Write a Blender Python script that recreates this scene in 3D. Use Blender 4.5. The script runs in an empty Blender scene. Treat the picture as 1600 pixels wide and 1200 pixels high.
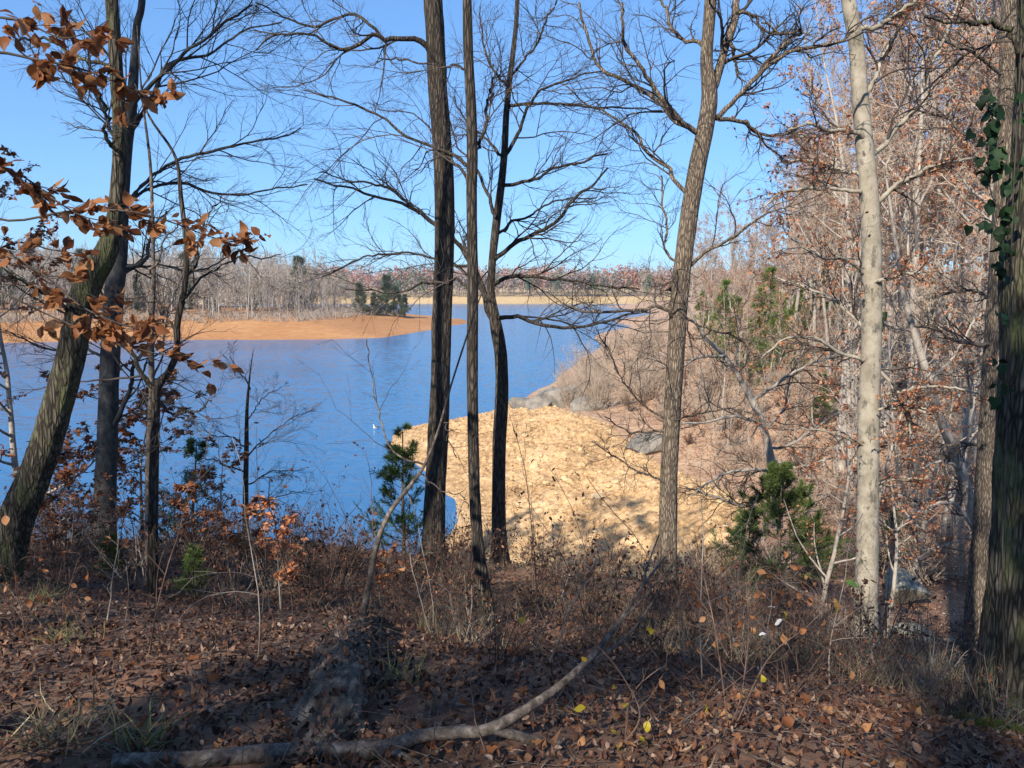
import bpy, math, random
import numpy as np
from mathutils import Vector, Matrix

sc = bpy.context.scene
COL = sc.collection
R_ = math.radians

# ------------------------------------------------------------------ camera
CAM_Z = 12.0            # metres above the lake
PITCH = R_(7.1)
FPX = 1200.0            # focal length in pixels of the 1600 px wide photograph
cam_data = bpy.data.cameras.new("camera")
cam_data.sensor_width = 36.0
cam_data.lens = 36.0 * FPX / 1600.0
cam_data.clip_start = 0.05
cam_data.clip_end = 6000.0
cam = bpy.data.objects.new("camera", cam_data)
COL.objects.link(cam)
cam.location = (0, 0, CAM_Z)
cam.rotation_euler = (math.pi / 2 - PITCH, 0, 0)
sc.camera = cam

# ------------------------------------------------------------------ sky, sun, exposure
SUN_EL = R_(35.0)
SUN_AZ = R_(30.0)       # light travels away from the camera and this far to the right
world = bpy.data.worlds.new("World")
sc.world = world
world.use_nodes = True
wn = world.node_tree
wn.nodes.clear()
w_out = wn.nodes.new("ShaderNodeOutputWorld")
w_bg = wn.nodes.new("ShaderNodeBackground")
w_sky = wn.nodes.new("ShaderNodeTexSky")
w_sky.sky_type = 'NISHITA'
w_sky.sun_disc = False
w_sky.sun_elevation = SUN_EL
w_sky.sun_rotation = math.pi + SUN_AZ
w_sky.altitude = 150.0
w_sky.air_density = 1.0
w_sky.dust_density = 0.0
w_sky.ozone_density = 3.0
w_bg.inputs["Strength"].default_value = 0.12
w_gam = wn.nodes.new("ShaderNodeGamma")            # the phone's flatter, bluer rendering of the whole sky
w_gam.inputs["Gamma"].default_value = 0.6
w_tint = wn.nodes.new("ShaderNodeMix"); w_tint.data_type = 'RGBA'; w_tint.blend_type = 'MULTIPLY'
w_tint.inputs[0].default_value = 1.0
w_tint.inputs[7].default_value = (0.80, 1.32, 2.0, 1)
wn.links.new(w_sky.outputs[0], w_gam.inputs[0])
wn.links.new(w_gam.outputs[0], w_tint.inputs[6])
wn.links.new(w_tint.outputs[2], w_bg.inputs[0])
wn.links.new(w_bg.outputs[0], w_out.inputs[0])

sun_data = bpy.data.lights.new("sun", 'SUN')
sun_data.energy = 5.0
sun_data.angle = R_(0.53)
sun_data.color = (1.0, 0.93, 0.82)
sun = bpy.data.objects.new("sun", sun_data)
COL.objects.link(sun)
sun_dir = Vector((math.cos(SUN_EL) * math.sin(SUN_AZ), math.cos(SUN_EL) * math.cos(SUN_AZ), -math.sin(SUN_EL)))
sun.rotation_euler = sun_dir.to_track_quat('-Z', 'Y').to_euler()
sun.location = (-20, -30, 60)

sc.view_settings.view_transform = 'Standard'
sc.view_settings.look = 'None'
sc.view_settings.gamma = 1.0
sc.view_settings.use_curve_mapping = False
sc.view_settings.exposure = 0.68
sc.cycles.max_bounces = 6
sc.cycles.diffuse_bounces = 3
sc.cycles.transmission_bounces = 3
sc.cycles.transparent_max_bounces = 4

# ------------------------------------------------------------------ helpers
def ray(px, py):
    cx = (px - 800.0) / FPX
    cy = (600.0 - py) / FPX
    return np.array([cx, math.cos(PITCH) + cy * math.sin(PITCH), -math.sin(PITCH) + cy * math.cos(PITCH)])

def P(px, py, Y):
    """point on the ray through a photo pixel at distance Y in front of the camera"""
    d = ray(px, py)
    return np.array([0, 0, CAM_Z]) + d * (Y / d[1])

def W(px, py, z=0.0):
    """point where the ray through a photo pixel meets the level z"""
    d = ray(px, py)
    return np.array([0, 0, CAM_Z]) + d * ((z - CAM_Z) / d[2])

def _h(ix, iy, iz, seed):
    n = (ix.astype(np.int64) * 374761393 + iy.astype(np.int64) * 668265263 + iz.astype(np.int64) * 2147483647 + seed * 974634521) & 0xFFFFFFFF
    n = ((n ^ (n >> 13)) * 1274126177) & 0xFFFFFFFF
    n = ((n ^ (n >> 16)) * 2246822519) & 0xFFFFFFFF
    return ((n ^ (n >> 15)) & 0xFFFFFF) / float(0xFFFFFF)

def noise3(x, y, z, seed=0):
    x, y, z = np.broadcast_arrays(np.asarray(x, float), np.asarray(y, float), np.asarray(z, float))
    fx, fy, fz = np.floor(x), np.floor(y), np.floor(z)
    ix, iy, iz = fx.astype(np.int64), fy.astype(np.int64), fz.astype(np.int64)
    tx, ty, tz = x - fx, y - fy, z - fz
    tx = tx * tx * (3 - 2 * tx); ty = ty * ty * (3 - 2 * ty); tz = tz * tz * (3 - 2 * tz)
    def L(a, b, t): return a + (b - a) * t
    c = [[[_h(ix + i, iy + j, iz + k, seed) for k in (0, 1)] for j in (0, 1)] for i in (0, 1)]
    return L(L(L(c[0][0][0], c[1][0][0], tx), L(c[0][1][0], c[1][1][0], tx), ty),
             L(L(c[0][0][1], c[1][0][1], tx), L(c[0][1][1], c[1][1][1], tx), ty), tz)

def fbm(x, y, z=0.0, oct=4, seed=0):
    s, a, f, t = 0, 1.0, 1.0, 0
    for o in range(oct):
        s = s + a * noise3(np.asarray(x) * f, np.asarray(y) * f, np.asarray(z) * f, seed + o)
        t += a; a *= 0.5; f *= 2.03
    return s / t - 0.5

def norm(v):
    return v / np.maximum(np.linalg.norm(v, axis=-1, keepdims=True), 1e-9)

def new_mesh(name, parts, mats, smooth=True, attr=None):
    """parts: list of (verts (N,3), faces (M,3|4), material index)"""
    vs, loops, starts, mi = [], [], [], []
    vo = lo = 0
    for v, f, m in parts:
        v = np.asarray(v, float).reshape(-1, 3)
        f = np.asarray(f, np.int64)
        if len(f) == 0:
            continue
        vs.append(v)
        loops.append((f + vo).ravel())
        k = f.shape[1]
        starts.append(lo + np.arange(len(f)) * k)
        mi.append(np.full(len(f), m, np.int32))
        lo += f.size
        vo += len(v)
    V = np.concatenate(vs); Lp = np.concatenate(loops); S = np.concatenate(starts); M = np.concatenate(mi)
    me = bpy.data.meshes.new(name)
    me.vertices.add(len(V)); me.vertices.foreach_set("co", V.ravel().astype(np.float32))
    me.loops.add(len(Lp)); me.loops.foreach_set("vertex_index", Lp.astype(np.int32))
    me.polygons.add(len(S)); me.polygons.foreach_set("loop_start", S.astype(np.int32))
    for m in (mats if isinstance(mats, (list, tuple)) else [mats]):
        me.materials.append(m)
    me.polygons.foreach_set("material_index", M)
    me.polygons.foreach_set("use_smooth", np.full(len(S), smooth, bool))
    if attr is not None:
        a = me.attributes.new("tint", 'FLOAT', 'POINT')
        a.data.foreach_set("value", np.asarray(attr, np.float32))
    me.update(calc_edges=True)
    return me

def obj(name, me, parent=None, loc=None, kind=None, label=None):
    o = bpy.data.objects.new(name, me)
    COL.objects.link(o)
    if parent is not None: o.parent = parent
    if loc is not None: o.location = loc
    if kind: o["kind"] = kind
    if label: o["label"] = label
    return o

def tag(o, label, cat, group=None, kind=None):
    o["label"] = label; o["category"] = cat
    if group: o["group"] = group
    if kind: o["kind"] = kind
    return o

def thing(name, label, cat, loc=(0, 0, 0), group=None):
    o = bpy.data.objects.new(name, None)
    o.empty_display_size = 0.2
    COL.objects.link(o)
    o.location = loc
    return tag(o, label, cat, group)

def copy_tree(root, loc, rotz=0.0, scale=1.0, label=None, group=None, tilt=(0, 0)):
    r = root.copy(); COL.objects.link(r)
    r.location = loc; r.rotation_euler = (tilt[0], tilt[1], rotz)
    r.scale = (scale, scale, scale) if np.isscalar(scale) else scale
    if label: r["label"] = label
    if group: r["group"] = group
    for ch in root.children:
        c = ch.copy(); COL.objects.link(c); c.parent = r
        for g in ch.children:
            d = g.copy(); COL.objects.link(d); d.parent = c
    return r

# ------------------------------------------------------------------ materials
def mat(name):
    m = bpy.data.materials.new(name)
    m.use_nodes = True
    nt = m.node_tree
    return m, nt, nt.nodes["Principled BSDF"]

def ramp(nt, stops):
    r = nt.nodes.new("ShaderNodeValToRGB")
    e = r.color_ramp.elements
    while len(e) < len(stops): e.new(0.5)
    for i, (p, c) in enumerate(stops):
        e[i].position = p
        e[i].color = (c[0], c[1], c[2], 1)
    return r

def coords(nt, scale=(1, 1, 1), kind="Object"):
    tc = nt.nodes.new("ShaderNodeTexCoord")
    mp = nt.nodes.new("ShaderNodeMapping")
    mp.inputs["Scale"].default_value = scale
    nt.links.new(tc.outputs[kind], mp.inputs[0])
    return mp.outputs[0]

def nnoise(nt, vec, scale, detail=5, rough=0.6):
    n = nt.nodes.new("ShaderNodeTexNoise")
    n.inputs["Scale"].default_value = scale
    n.inputs["Detail"].default_value = detail
    n.inputs["Roughness"].default_value = rough
    nt.links.new(vec, n.inputs["Vector"])
    return n.outputs["Fac"]

def bump(nt, height, bsdf, strength, dist):
    b = nt.nodes.new("ShaderNodeBump")
    b.inputs["Strength"].default_value = strength
    b.inputs["Distance"].default_value = dist
    nt.links.new(height, b.inputs["Height"])
    nt.links.new(b.outputs[0], bsdf.inputs["Normal"])

def mixc(nt, fac, a, b):
    m = nt.nodes.new("ShaderNodeMix"); m.data_type = 'RGBA'
    for s, v in ((0, fac), (6, a), (7, b)):
        if isinstance(v, (int, float)): m.inputs[s].default_value = v
        elif isinstance(v, tuple): m.inputs[s].default_value = (*v, 1)
        else: nt.links.new(v, m.inputs[s])
    return m.outputs[2]

def bark(name, dark, mid, light, zs=0.12, scale=28, bs=0.6, moss=None, lich=None):
    m, nt, b = mat(name)
    v = coords(nt, (1, 1, zs))
    f = nnoise(nt, v, scale, 6, 0.65)
    if zs <= 0.12:      # furrowed bark: broken vertical plates over the fine grain
        vo = nt.nodes.new("ShaderNodeTexVoronoi"); vo.feature = 'DISTANCE_TO_EDGE'
        vo.inputs["Scale"].default_value = scale * 1.3
        nt.links.new(coords(nt, (1, 1, 0.16)), vo.inputs["Vector"])
        mr = nt.nodes.new("ShaderNodeMapRange"); mr.inputs["From Max"].default_value = 0.22; mr.inputs["To Min"].default_value = 0.45; mr.inputs["To Max"].default_value = 1.08
        nt.links.new(vo.outputs["Distance"], mr.inputs[0])
        mm = nt.nodes.new("ShaderNodeMath"); mm.operation = 'MULTIPLY'
        nt.links.new(f, mm.inputs[0]); nt.links.new(mr.outputs[0], mm.inputs[1])
        f = mm.outputs[0]; bs = 1.0
    r = ramp(nt, [(0.3, dark), (0.52, mid), (0.75, light)])
    nt.links.new(f, r.inputs[0])
    c = r.outputs[0]
    for extra, sc_, lo, hi in ((moss, 5, 0.5, 0.68), (lich, 9, 0.56, 0.64)):
        if extra:
            g = nnoise(nt, coords(nt, (1, 1, 0.45)), sc_, 4, 0.7)
            rr = ramp(nt, [(lo, (0, 0, 0)), (hi, (1, 1, 1))])
            nt.links.new(g, rr.inputs[0])
            c = mixc(nt, rr.outputs[0], c, extra)
    nt.links.new(c, b.inputs["Base Color"])
    b.inputs["Roughness"].default_value = 0.9
    b.inputs["Specular IOR Level"].default_value = 0.2
    bump(nt, f, b, bs, 0.03 if zs <= 0.12 else 0.012)
    return m

def plain(name, stops, source="island", rough=0.8, transl=0.0, spec=0.25):
    """colour picked from a ramp per loose piece, per object, or by the tint attribute"""
    m, nt, b = mat(name)
    if source == "island":
        g = nt.nodes.new("ShaderNodeNewGeometry"); s = g.outputs["Random Per Island"]
    elif source == "object":
        g = nt.nodes.new("ShaderNodeObjectInfo"); s = g.outputs["Random"]
    else:
        g = nt.nodes.new("ShaderNodeAttribute"); g.attribute_name = "tint"; s = g.outputs["Fac"]
    r = ramp(nt, stops)
    nt.links.new(s, r.inputs[0])
    c = r.outputs[0]
    n = nnoise(nt, coords(nt), 40 if source != "tint" else 0.5, 3)
    mul = nt.nodes.new("ShaderNodeMapRange")
    mul.inputs["To Min"].default_value = 0.65; mul.inputs["To Max"].default_value = 1.3
    nt.links.new(n, mul.inputs[0])
    hs = nt.nodes.new("ShaderNodeHueSaturation")
    nt.links.new(mul.outputs[0], hs.inputs["Value"])
    nt.links.new(c, hs.inputs["Color"])
    c = hs.outputs[0]
    nt.links.new(c, b.inputs["Base Color"])
    b.inputs["Roughness"].default_value = rough
    b.inputs["Specular IOR Level"].default_value = spec
    if transl > 0:
        t = nt.nodes.new("ShaderNodeBsdfTranslucent")
        nt.links.new(c, t.inputs[0])
        mx = nt.nodes.new("ShaderNodeMixShader"); mx.inputs[0].default_value = transl
        nt.links.new(b.outputs[0], mx.inputs[1]); nt.links.new(t.outputs[0], mx.inputs[2])
        nt.links.new(mx.outputs[0], nt.nodes["Material Output"].inputs[0])
    return m

M = {}
M["bark_dark"] = bark("bark_dark", (0.030, 0.024, 0.019), (0.085, 0.068, 0.052), (0.17, 0.14, 0.11))
M["bark_oak"] = bark("bark_oak", (0.028, 0.024, 0.018), (0.10, 0.085, 0.06), (0.22, 0.19, 0.14), moss=(0.11, 0.12, 0.05))
M["bark_tan"] = bark("bark_tan", (0.085, 0.064, 0.047), (0.25, 0.195, 0.14), (0.44, 0.36, 0.265), scale=36)
M["bark_blue"] = bark("bark_blue", (0.020, 0.021, 0.022), (0.048, 0.05, 0.05), (0.10, 0.10, 0.095), zs=0.5, scale=18, bs=0.3)
M["bark_beech"] = bark("bark_beech", (0.19, 0.16, 0.12), (0.31, 0.27, 0.205), (0.43, 0.38, 0.30), zs=0.9, scale=6, bs=0.12, lich=(0.12, 0.11, 0.085))
M["bark_grey"] = bark("bark_grey", (0.17, 0.14, 0.11), (0.33, 0.285, 0.235), (0.50, 0.44, 0.37), zs=0.3, scale=9, bs=0.3)
M["twig"] = bark("twig", (0.040, 0.032, 0.027), (0.075, 0.060, 0.050), (0.13, 0.105, 0.085), zs=1, scale=6, bs=0.1)
M["twig_tan"] = bark("twig_tan", (0.30, 0.225, 0.165), (0.43, 0.335, 0.25), (0.56, 0.45, 0.35), zs=1, scale=0.6, bs=0.0)
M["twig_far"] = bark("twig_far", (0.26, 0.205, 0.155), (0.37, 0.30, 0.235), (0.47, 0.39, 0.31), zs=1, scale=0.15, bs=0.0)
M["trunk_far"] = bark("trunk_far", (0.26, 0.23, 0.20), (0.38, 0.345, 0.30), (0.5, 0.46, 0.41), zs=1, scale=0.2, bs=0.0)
M["stem_red"] = bark("stem_red", (0.055, 0.030, 0.024), (0.11, 0.070, 0.052), (0.20, 0.135, 0.10), zs=1, scale=8, bs=0.0)
M["stem_pale"] = bark("stem_pale", (0.16, 0.13, 0.10), (0.29, 0.24, 0.19), (0.42, 0.36, 0.29), zs=0.6, scale=14, bs=0.2)
M["dead_wood"] = bark("dead_wood", (0.022, 0.017, 0.014), (0.115, 0.09, 0.072), (0.30, 0.25, 0.20), zs=0.8, scale=26, bs=1.0)
M["rotten"] = bark("rotten", (0.018, 0.012, 0.009), (0.11, 0.082, 0.06), (0.32, 0.26, 0.19), zs=1, scale=11, bs=1.0)
M["litter"] = plain("litter", [(0.0, (0.024, 0.013, 0.011)), (0.35, (0.070, 0.031, 0.020)), (0.65, (0.125, 0.056, 0.032)), (0.88, (0.20, 0.105, 0.060)), (1.0, (0.31, 0.22, 0.16))], transl=0.1, rough=0.6)
M["leaf_brown"] = plain("leaf_brown", [(0.0, (0.12, 0.042, 0.018)), (0.5, (0.30, 0.115, 0.042)), (1.0, (0.46, 0.23, 0.10))], "object", transl=0.42, rough=0.55)
M["leaf_rust"] = plain("leaf_rust", [(0.0, (0.13, 0.04, 0.018)), (0.5, (0.30, 0.105, 0.038)), (1.0, (0.48, 0.21, 0.09))], transl=0.3, rough=0.6)
M["leaf_orange"] = plain("leaf_orange", [(0.0, (0.26, 0.085, 0.035)), (0.5, (0.46, 0.18, 0.08)), (1.0, (0.60, 0.31, 0.17))], transl=0.3, rough=0.6)
M["leaf_bough"] = plain("leaf_bough", [(0.0, (0.12, 0.042, 0.018)), (0.5, (0.28, 0.105, 0.04)), (1.0, (0.44, 0.21, 0.09))], transl=0.42, rough=0.55)
M["leaf_slope"] = plain("leaf_slope", [(0.0, (0.14, 0.075, 0.045)), (0.4, (0.30, 0.165, 0.10)), (0.7, (0.40, 0.26, 0.17)), (1.0, (0.50, 0.40, 0.29))], transl=0.1, rough=0.7)
M["leaf_dark"] = plain("leaf_dark", [(0.0, (0.03, 0.016, 0.013)), (0.6, (0.09, 0.042, 0.03)), (1.0, (0.17, 0.085, 0.055))], transl=0.15)
M["leaf_yellow"] = plain("leaf_yellow", [(0.0, (0.30, 0.24, 0.02)), (0.5, (0.46, 0.34, 0.03)), (0.75, (0.42, 0.22, 0.04)), (1.0, (0.22, 0.26, 0.03))], "object", transl=0.35, rough=0.5)
M["leaf_pale"] = plain("leaf_pale", [(0.0, (0.40, 0.40, 0.40)), (1.0, (0.52, 0.50, 0.46))], "object", transl=0.15, rough=0.5)
M["leaf_green"] = plain("leaf_green", [(0.0, (0.08, 0.17, 0.03)), (1.0, (0.16, 0.27, 0.05))], "object", transl=0.35, rough=0.45)
M["leaf_ivy"] = plain("leaf_ivy", [(0.0, (0.010, 0.026, 0.010)), (1.0, (0.028, 0.062, 0.022))], "object", transl=0.1, rough=0.6, spec=0.2)
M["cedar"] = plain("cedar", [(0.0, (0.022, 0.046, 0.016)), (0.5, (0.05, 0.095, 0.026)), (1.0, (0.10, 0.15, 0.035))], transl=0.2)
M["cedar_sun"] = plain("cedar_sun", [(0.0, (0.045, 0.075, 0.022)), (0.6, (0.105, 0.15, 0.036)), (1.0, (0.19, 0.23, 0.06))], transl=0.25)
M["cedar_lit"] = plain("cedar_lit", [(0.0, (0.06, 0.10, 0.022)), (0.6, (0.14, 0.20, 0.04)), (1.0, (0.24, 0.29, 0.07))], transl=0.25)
M["pine_far"] = plain("pine_far", [(0.0, (0.045, 0.065, 0.03)), (1.0, (0.10, 0.13, 0.06))], transl=0.1)
M["grass_dry"] = plain("grass_dry", [(0.0, (0.16, 0.12, 0.06)), (0.6, (0.32, 0.25, 0.14)), (1.0, (0.44, 0.36, 0.22))], transl=0.25)
M["grass_green"] = plain("grass_green", [(0.0, (0.09, 0.10, 0.04)), (1.0, (0.24, 0.22, 0.10))], transl=0.25)
M["moss"] = plain("moss", [(0.0, (0.05, 0.07, 0.015)), (1.0, (0.12, 0.14, 0.03))], transl=0.1)
M["far_crown"] = plain("far_crown", [(0.0, (0.22, 0.17, 0.14)), (0.25, (0.30, 0.225, 0.18)), (0.45, (0.38, 0.17, 0.105)), (0.62, (0.40, 0.135, 0.08)), (0.7, (0.19, 0.20, 0.09)), (0.85, (0.11, 0.145, 0.07)), (1.0, (0.09, 0.125, 0.07))], "tint")

def floor_mat():
    m, nt, b = mat("forest_floor")
    v = coords(nt)
    f = nnoise(nt, v, 14, 8, 0.75)
    r = ramp(nt, [(0.25, (0.035, 0.018, 0.012)), (0.45, (0.11, 0.055, 0.032)), (0.6, (0.20, 0.105, 0.06)), (0.78, (0.31, 0.19, 0.12))])
    nt.links.new(f, r.inputs[0])
    g = nnoise(nt, v, 0.11, 4, 0.6)
    rr = ramp(nt, [(0.45, (0, 0, 0)), (0.62, (1, 1, 1))])
    nt.links.new(g, rr.inputs[0])
    f2 = nnoise(nt, v, 3.0, 8, 0.8)
    r2 = ramp(nt, [(0.3, (0.17, 0.085, 0.045)), (0.5, (0.34, 0.17, 0.09)), (0.7, (0.46, 0.29, 0.18))])
    nt.links.new(f2, r2.inputs[0])
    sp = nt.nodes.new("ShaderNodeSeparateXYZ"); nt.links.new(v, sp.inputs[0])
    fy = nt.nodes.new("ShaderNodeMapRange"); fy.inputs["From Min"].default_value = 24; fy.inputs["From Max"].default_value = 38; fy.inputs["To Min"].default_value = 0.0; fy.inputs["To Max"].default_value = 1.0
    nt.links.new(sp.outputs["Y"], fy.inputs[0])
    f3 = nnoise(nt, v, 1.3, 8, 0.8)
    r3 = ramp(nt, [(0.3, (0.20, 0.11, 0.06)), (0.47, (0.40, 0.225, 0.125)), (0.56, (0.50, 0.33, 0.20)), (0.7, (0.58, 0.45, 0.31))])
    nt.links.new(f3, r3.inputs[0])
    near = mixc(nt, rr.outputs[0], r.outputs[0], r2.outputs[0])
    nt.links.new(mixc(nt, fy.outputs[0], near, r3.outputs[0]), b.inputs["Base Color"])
    b.inputs["Roughness"].default_value = 0.95
    bump(nt, f, b, 0.8, 0.05)
    return m
M["floor"] = floor_mat()

def sand_mat(name, c0, c1, c2, fine=9.0, big=0.25, bd=0.05):
    m, nt, b = mat(name)
    v = coords(nt)
    f = nnoise(nt, v, fine, 8, 0.7)
    g = nnoise(nt, v, big, 4, 0.55)
    r = ramp(nt, [(0.36, c0), (0.5, c1), (0.62, c2)])
    ad = nt.nodes.new("ShaderNodeMath"); ad.operation = 'MULTIPLY_ADD'
    ad.inputs[1].default_value = 0.6
    sb = nt.nodes.new("ShaderNodeMath"); sb.operation = 'MULTIPLY'; sb.inputs[1].default_value = 0.4
    nt.links.new(g, sb.inputs[0]); nt.links.new(f, ad.inputs[0]); nt.links.new(sb.outputs[0], ad.inputs[2])
    nt.links.new(ad.outputs[0], r.inputs[0])
    nt.links.new(r.outputs[0], b.inputs["Base Color"])
    b.inputs["Roughness"].default_value = 0.95
    b.inputs["Specular IOR Level"].default_value = 0.1
    bump(nt, f, b, 0.6, bd)
    return m
M["sand"] = sand_mat("bank_sand", (0.18, 0.105, 0.050), (0.48, 0.30, 0.145), (0.62, 0.425, 0.235), fine=2.6, big=0.35, bd=0.12)
M["sand_orange"] = sand_mat("orange_sand", (0.33, 0.15, 0.055), (0.43, 0.205, 0.08), (0.50, 0.27, 0.12), fine=0.5, big=0.03)
M["sand_far"] = sand_mat("far_sand", (0.36, 0.24, 0.115), (0.47, 0.325, 0.16), (0.54, 0.39, 0.21), fine=0.3, big=0.02)
M["stone_tan"] = plain("stone_tan", [(0.0, (0.29, 0.175, 0.09)), (0.5, (0.50, 0.325, 0.17)), (1.0, (0.62, 0.445, 0.26))], rough=0.9, spec=0.1)

def rock_mat(name, a, b_, c, sc_=1.3):
    m, nt, b = mat(name)
    v = coords(nt)
    f = nnoise(nt, v, sc_, 8, 0.7)
    r = ramp(nt, [(0.3, a), (0.5, b_), (0.72, c)])
    nt.links.new(f, r.inputs[0])
    nt.links.new(r.outputs[0], b.inputs["Base Color"])
    b.inputs["Roughness"].default_value = 0.9
    bump(nt, nnoise(nt, v, sc_ * 6, 6, 0.7), b, 0.5, 0.05)
    return m
M["rock"] = rock_mat("grey_rock", (0.10, 0.085, 0.068), (0.205, 0.18, 0.145), (0.30, 0.265, 0.215))
M["rock_gully"] = rock_mat("gully_rock", (0.13, 0.115, 0.085), (0.26, 0.24, 0.18), (0.40, 0.37, 0.29), 4)

def water_mat():
    m, nt, b = mat("lake_water")
    def slopes(vec, scale, k):
        n = nt.nodes.new("ShaderNodeTexNoise"); n.inputs["Scale"].default_value = scale; n.inputs["Detail"].default_value = 3
        nt.links.new(vec, n.inputs["Vector"])
        a = nt.nodes.new("ShaderNodeVectorMath"); a.operation = 'SUBTRACT'; a.inputs[1].default_value = (0.5, 0.5, 0.5)
        nt.links.new(n.outputs["Color"], a.inputs[0])
        c = nt.nodes.new("ShaderNodeVectorMath"); c.operation = 'MULTIPLY'; c.inputs[1].default_value = (k * 0.6, k, 0)
        nt.links.new(a.outputs[0], c.inputs[0])
        return c.outputs[0]
    # wind ripples: facets tilted this way and that, calmer and rougher lanes between
    s1 = slopes(coords(nt, (0.8, 2.2, 1.0)), 1.0, 0.55)
    s2 = slopes(coords(nt, (1.0, 2.0, 1.0)), 4.0, 0.5)
    g = nnoise(nt, coords(nt, (0.010, 0.05, 1.0)), 1.0, 3, 0.5)
    lane = nt.nodes.new("ShaderNodeMapRange"); lane.inputs["From Min"].default_value = 0.35; lane.inputs["From Max"].default_value = 0.65
    lane.inputs["To Min"].default_value = 0.7; lane.inputs["To Max"].default_value = 1.25
    nt.links.new(g, lane.inputs[0])
    ad = nt.nodes.new("ShaderNodeVectorMath"); ad.operation = 'ADD'
    nt.links.new(s1, ad.inputs[0]); nt.links.new(s2, ad.inputs[1])
    sc_ = nt.nodes.new("ShaderNodeVectorMath"); sc_.operation = 'SCALE'
    nt.links.new(ad.outputs[0], sc_.inputs[0]); nt.links.new(lane.outputs[0], sc_.inputs["Scale"])
    up = nt.nodes.new("ShaderNodeVectorMath"); up.operation = 'ADD'; up.inputs[1].default_value = (0, 0, 1)
    nt.links.new(sc_.outputs[0], up.inputs[0])
    nn = nt.nodes.new("ShaderNodeVectorMath"); nn.operation = 'NORMALIZE'
    nt.links.new(up.outputs[0], nn.inputs[0])
    nt.links.new(nn.outputs[0], b.inputs["Normal"])
    r = ramp(nt, [(0.35, (0.045, 0.145, 0.29)), (0.65, (0.060, 0.17, 0.33))])
    nt.links.new(g, r.inputs[0])
    nt.links.new(r.outputs[0], b.inputs["Base Color"])
    b.inputs["Roughness"].default_value = 0.15
    b.inputs["IOR"].default_value = 1.33
    b.inputs["Specular IOR Level"].default_value = 0.12
    return m
M["water"] = water_mat()
M["gull_white"] = plain("gull_white", [(0.0, (0.78, 0.77, 0.74)), (1.0, (0.82, 0.81, 0.78))], "object", rough=0.6)
M["gull_grey"] = plain("gull_grey", [(0.0, (0.10, 0.10, 0.11)), (1.0, (0.16, 0.16, 0.17))], "object", rough=0.6)
M["gull_bill"] = plain("gull_bill", [(0.0, (0.5, 0.33, 0.05)), (1.0, (0.5, 0.35, 0.06))], "object", rough=0.5)

# ------------------------------------------------------------------ terrain
CTRL = []
def cp(*pts):
    for p in pts: CTRL.append(tuple(p))
# where the camera stands and the wood behind it
cp((0, 0, 10.4), (-3, 0, 10.55), (3, 0, 10.1), (0, -6, 10.9), (-9, -2, 11.0), (9, -2, 9.4), (0, -20, 12.5), (-25, -20, 13.5),
   (25, -20, 11), (-18, 2, 10.6), (18, 0, 7.5), (0, -45, 15), (-60, -45, 16), (60, -45, 13), (-70, 0, 11))
# foot of each traced tree and the visible near ground
for a in ((100, 1190, 2.6), (450, 1190, 2.55), (800, 1190, 2.5), (1150, 1190, 2.55), (1500, 1190, 2.65), (0, 895, 6.2), (165, 845, 10.5),
          (240, 938, 7.0), (383, 835, 14), (540, 1000, 5.0), (676, 900, 10), (761, 985, 7.3), (781, 870, 11.5), (1042, 908, 10.5),
          (1353, 1020, 11), (1580, 1140, 5.0), (1525, 1045, 12), (1430, 1005, 14), (1400, 940, 17), (1230, 912, 15), (1000, 1010, 6.6),
          (1250, 1040, 6.2), (1400, 800, 27), (1400, 700, 38), (1400, 620, 50), (1400, 540, 75), (1400, 490, 110), (1600, 700, 34), (1600, 560, 56),
          (1600, 500, 90), (1200, 690, 47), (1200, 570, 75), (1200, 505, 100), (1100, 740, 42), (1100, 610, 65), (1100, 530, 100),
          (1005, 650, 58), (1000, 565, 90), (900, 662, 55), (900, 760, 42), (1000, 800, 36), (1000, 880, 30.5), (850, 900, 28.5),
          (860, 642, 67), (1200, 800, 30), (1100, 860, 28)):
    cp(P(*a))
# water's edge
EDGE = [(700, 905), (705, 870), (713, 840), (732, 795), (733, 780), (700, 765), (668, 722), (632, 716), (612, 695), (622, 680), (655, 667), (700, 660), (770, 646), (800, 632)]
for a in EDGE: cp(W(*a))
for a in ((840, 608), (870, 590), (900, 570), (930, 550), (950, 540), (990, 510), (1018, 493)): cp(W(*a))
# lake bed, banks under the brow, land to the right
cp((-5.5, 33, -1), (-9, 45, -1.4), (-12, 58, -1.6), (-16, 66, -2), (-8, 82, -2), (-2, 100, -3), (-6, 130, -4), (0, 160, -4), (-12, 36, -3), (-5, 27, -0.8), (-2.2, 27, -0.3),
   (-12, 24, -0.6), (-22, 24, -1), (-35, 22, -1), (-5, 18, 3.4), (-13, 18, 3.2), (-25, 15, 4.5), (-45, 12, 4.5), (0, 18.5, 3.6), (4, 19, 3.9), (0.5, 24, 1.4), (4, 25, 1.7), (8, 22, 3.3),
   (-40, 60, -5), (-60, 120, -6), (-70, 40, -5), (0, 240, -6), (40, 420, -6), (-70, 300, -8), (-70, 500, -8),
   (45, 130, 10), (30, 150, 5), (60, 180, 11), (90, 80, 13), (130, 120, 17), (150, 40, 10), (150, 240, 18), (70, 260, 8), (120, 420, 9), (150, 500, 10), (60, 20, 6), (40, 35, 5.5), (60, 60, 9), (150, -40, 11))
CTRL = np.array(CTRL)
_A = CTRL[:, :2]
_D = np.linalg.norm(_A[:, None] - _A[None], axis=2)
_n = len(_A)
_K = np.zeros((_n + 3, _n + 3))
_K[:_n, :_n] = _D + np.eye(_n) * -0.25
_K[:_n, _n] = 1; _K[_n, :_n] = 1
_K[:_n, _n + 1:] = _A; _K[_n + 1:, :_n] = _A.T
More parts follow.
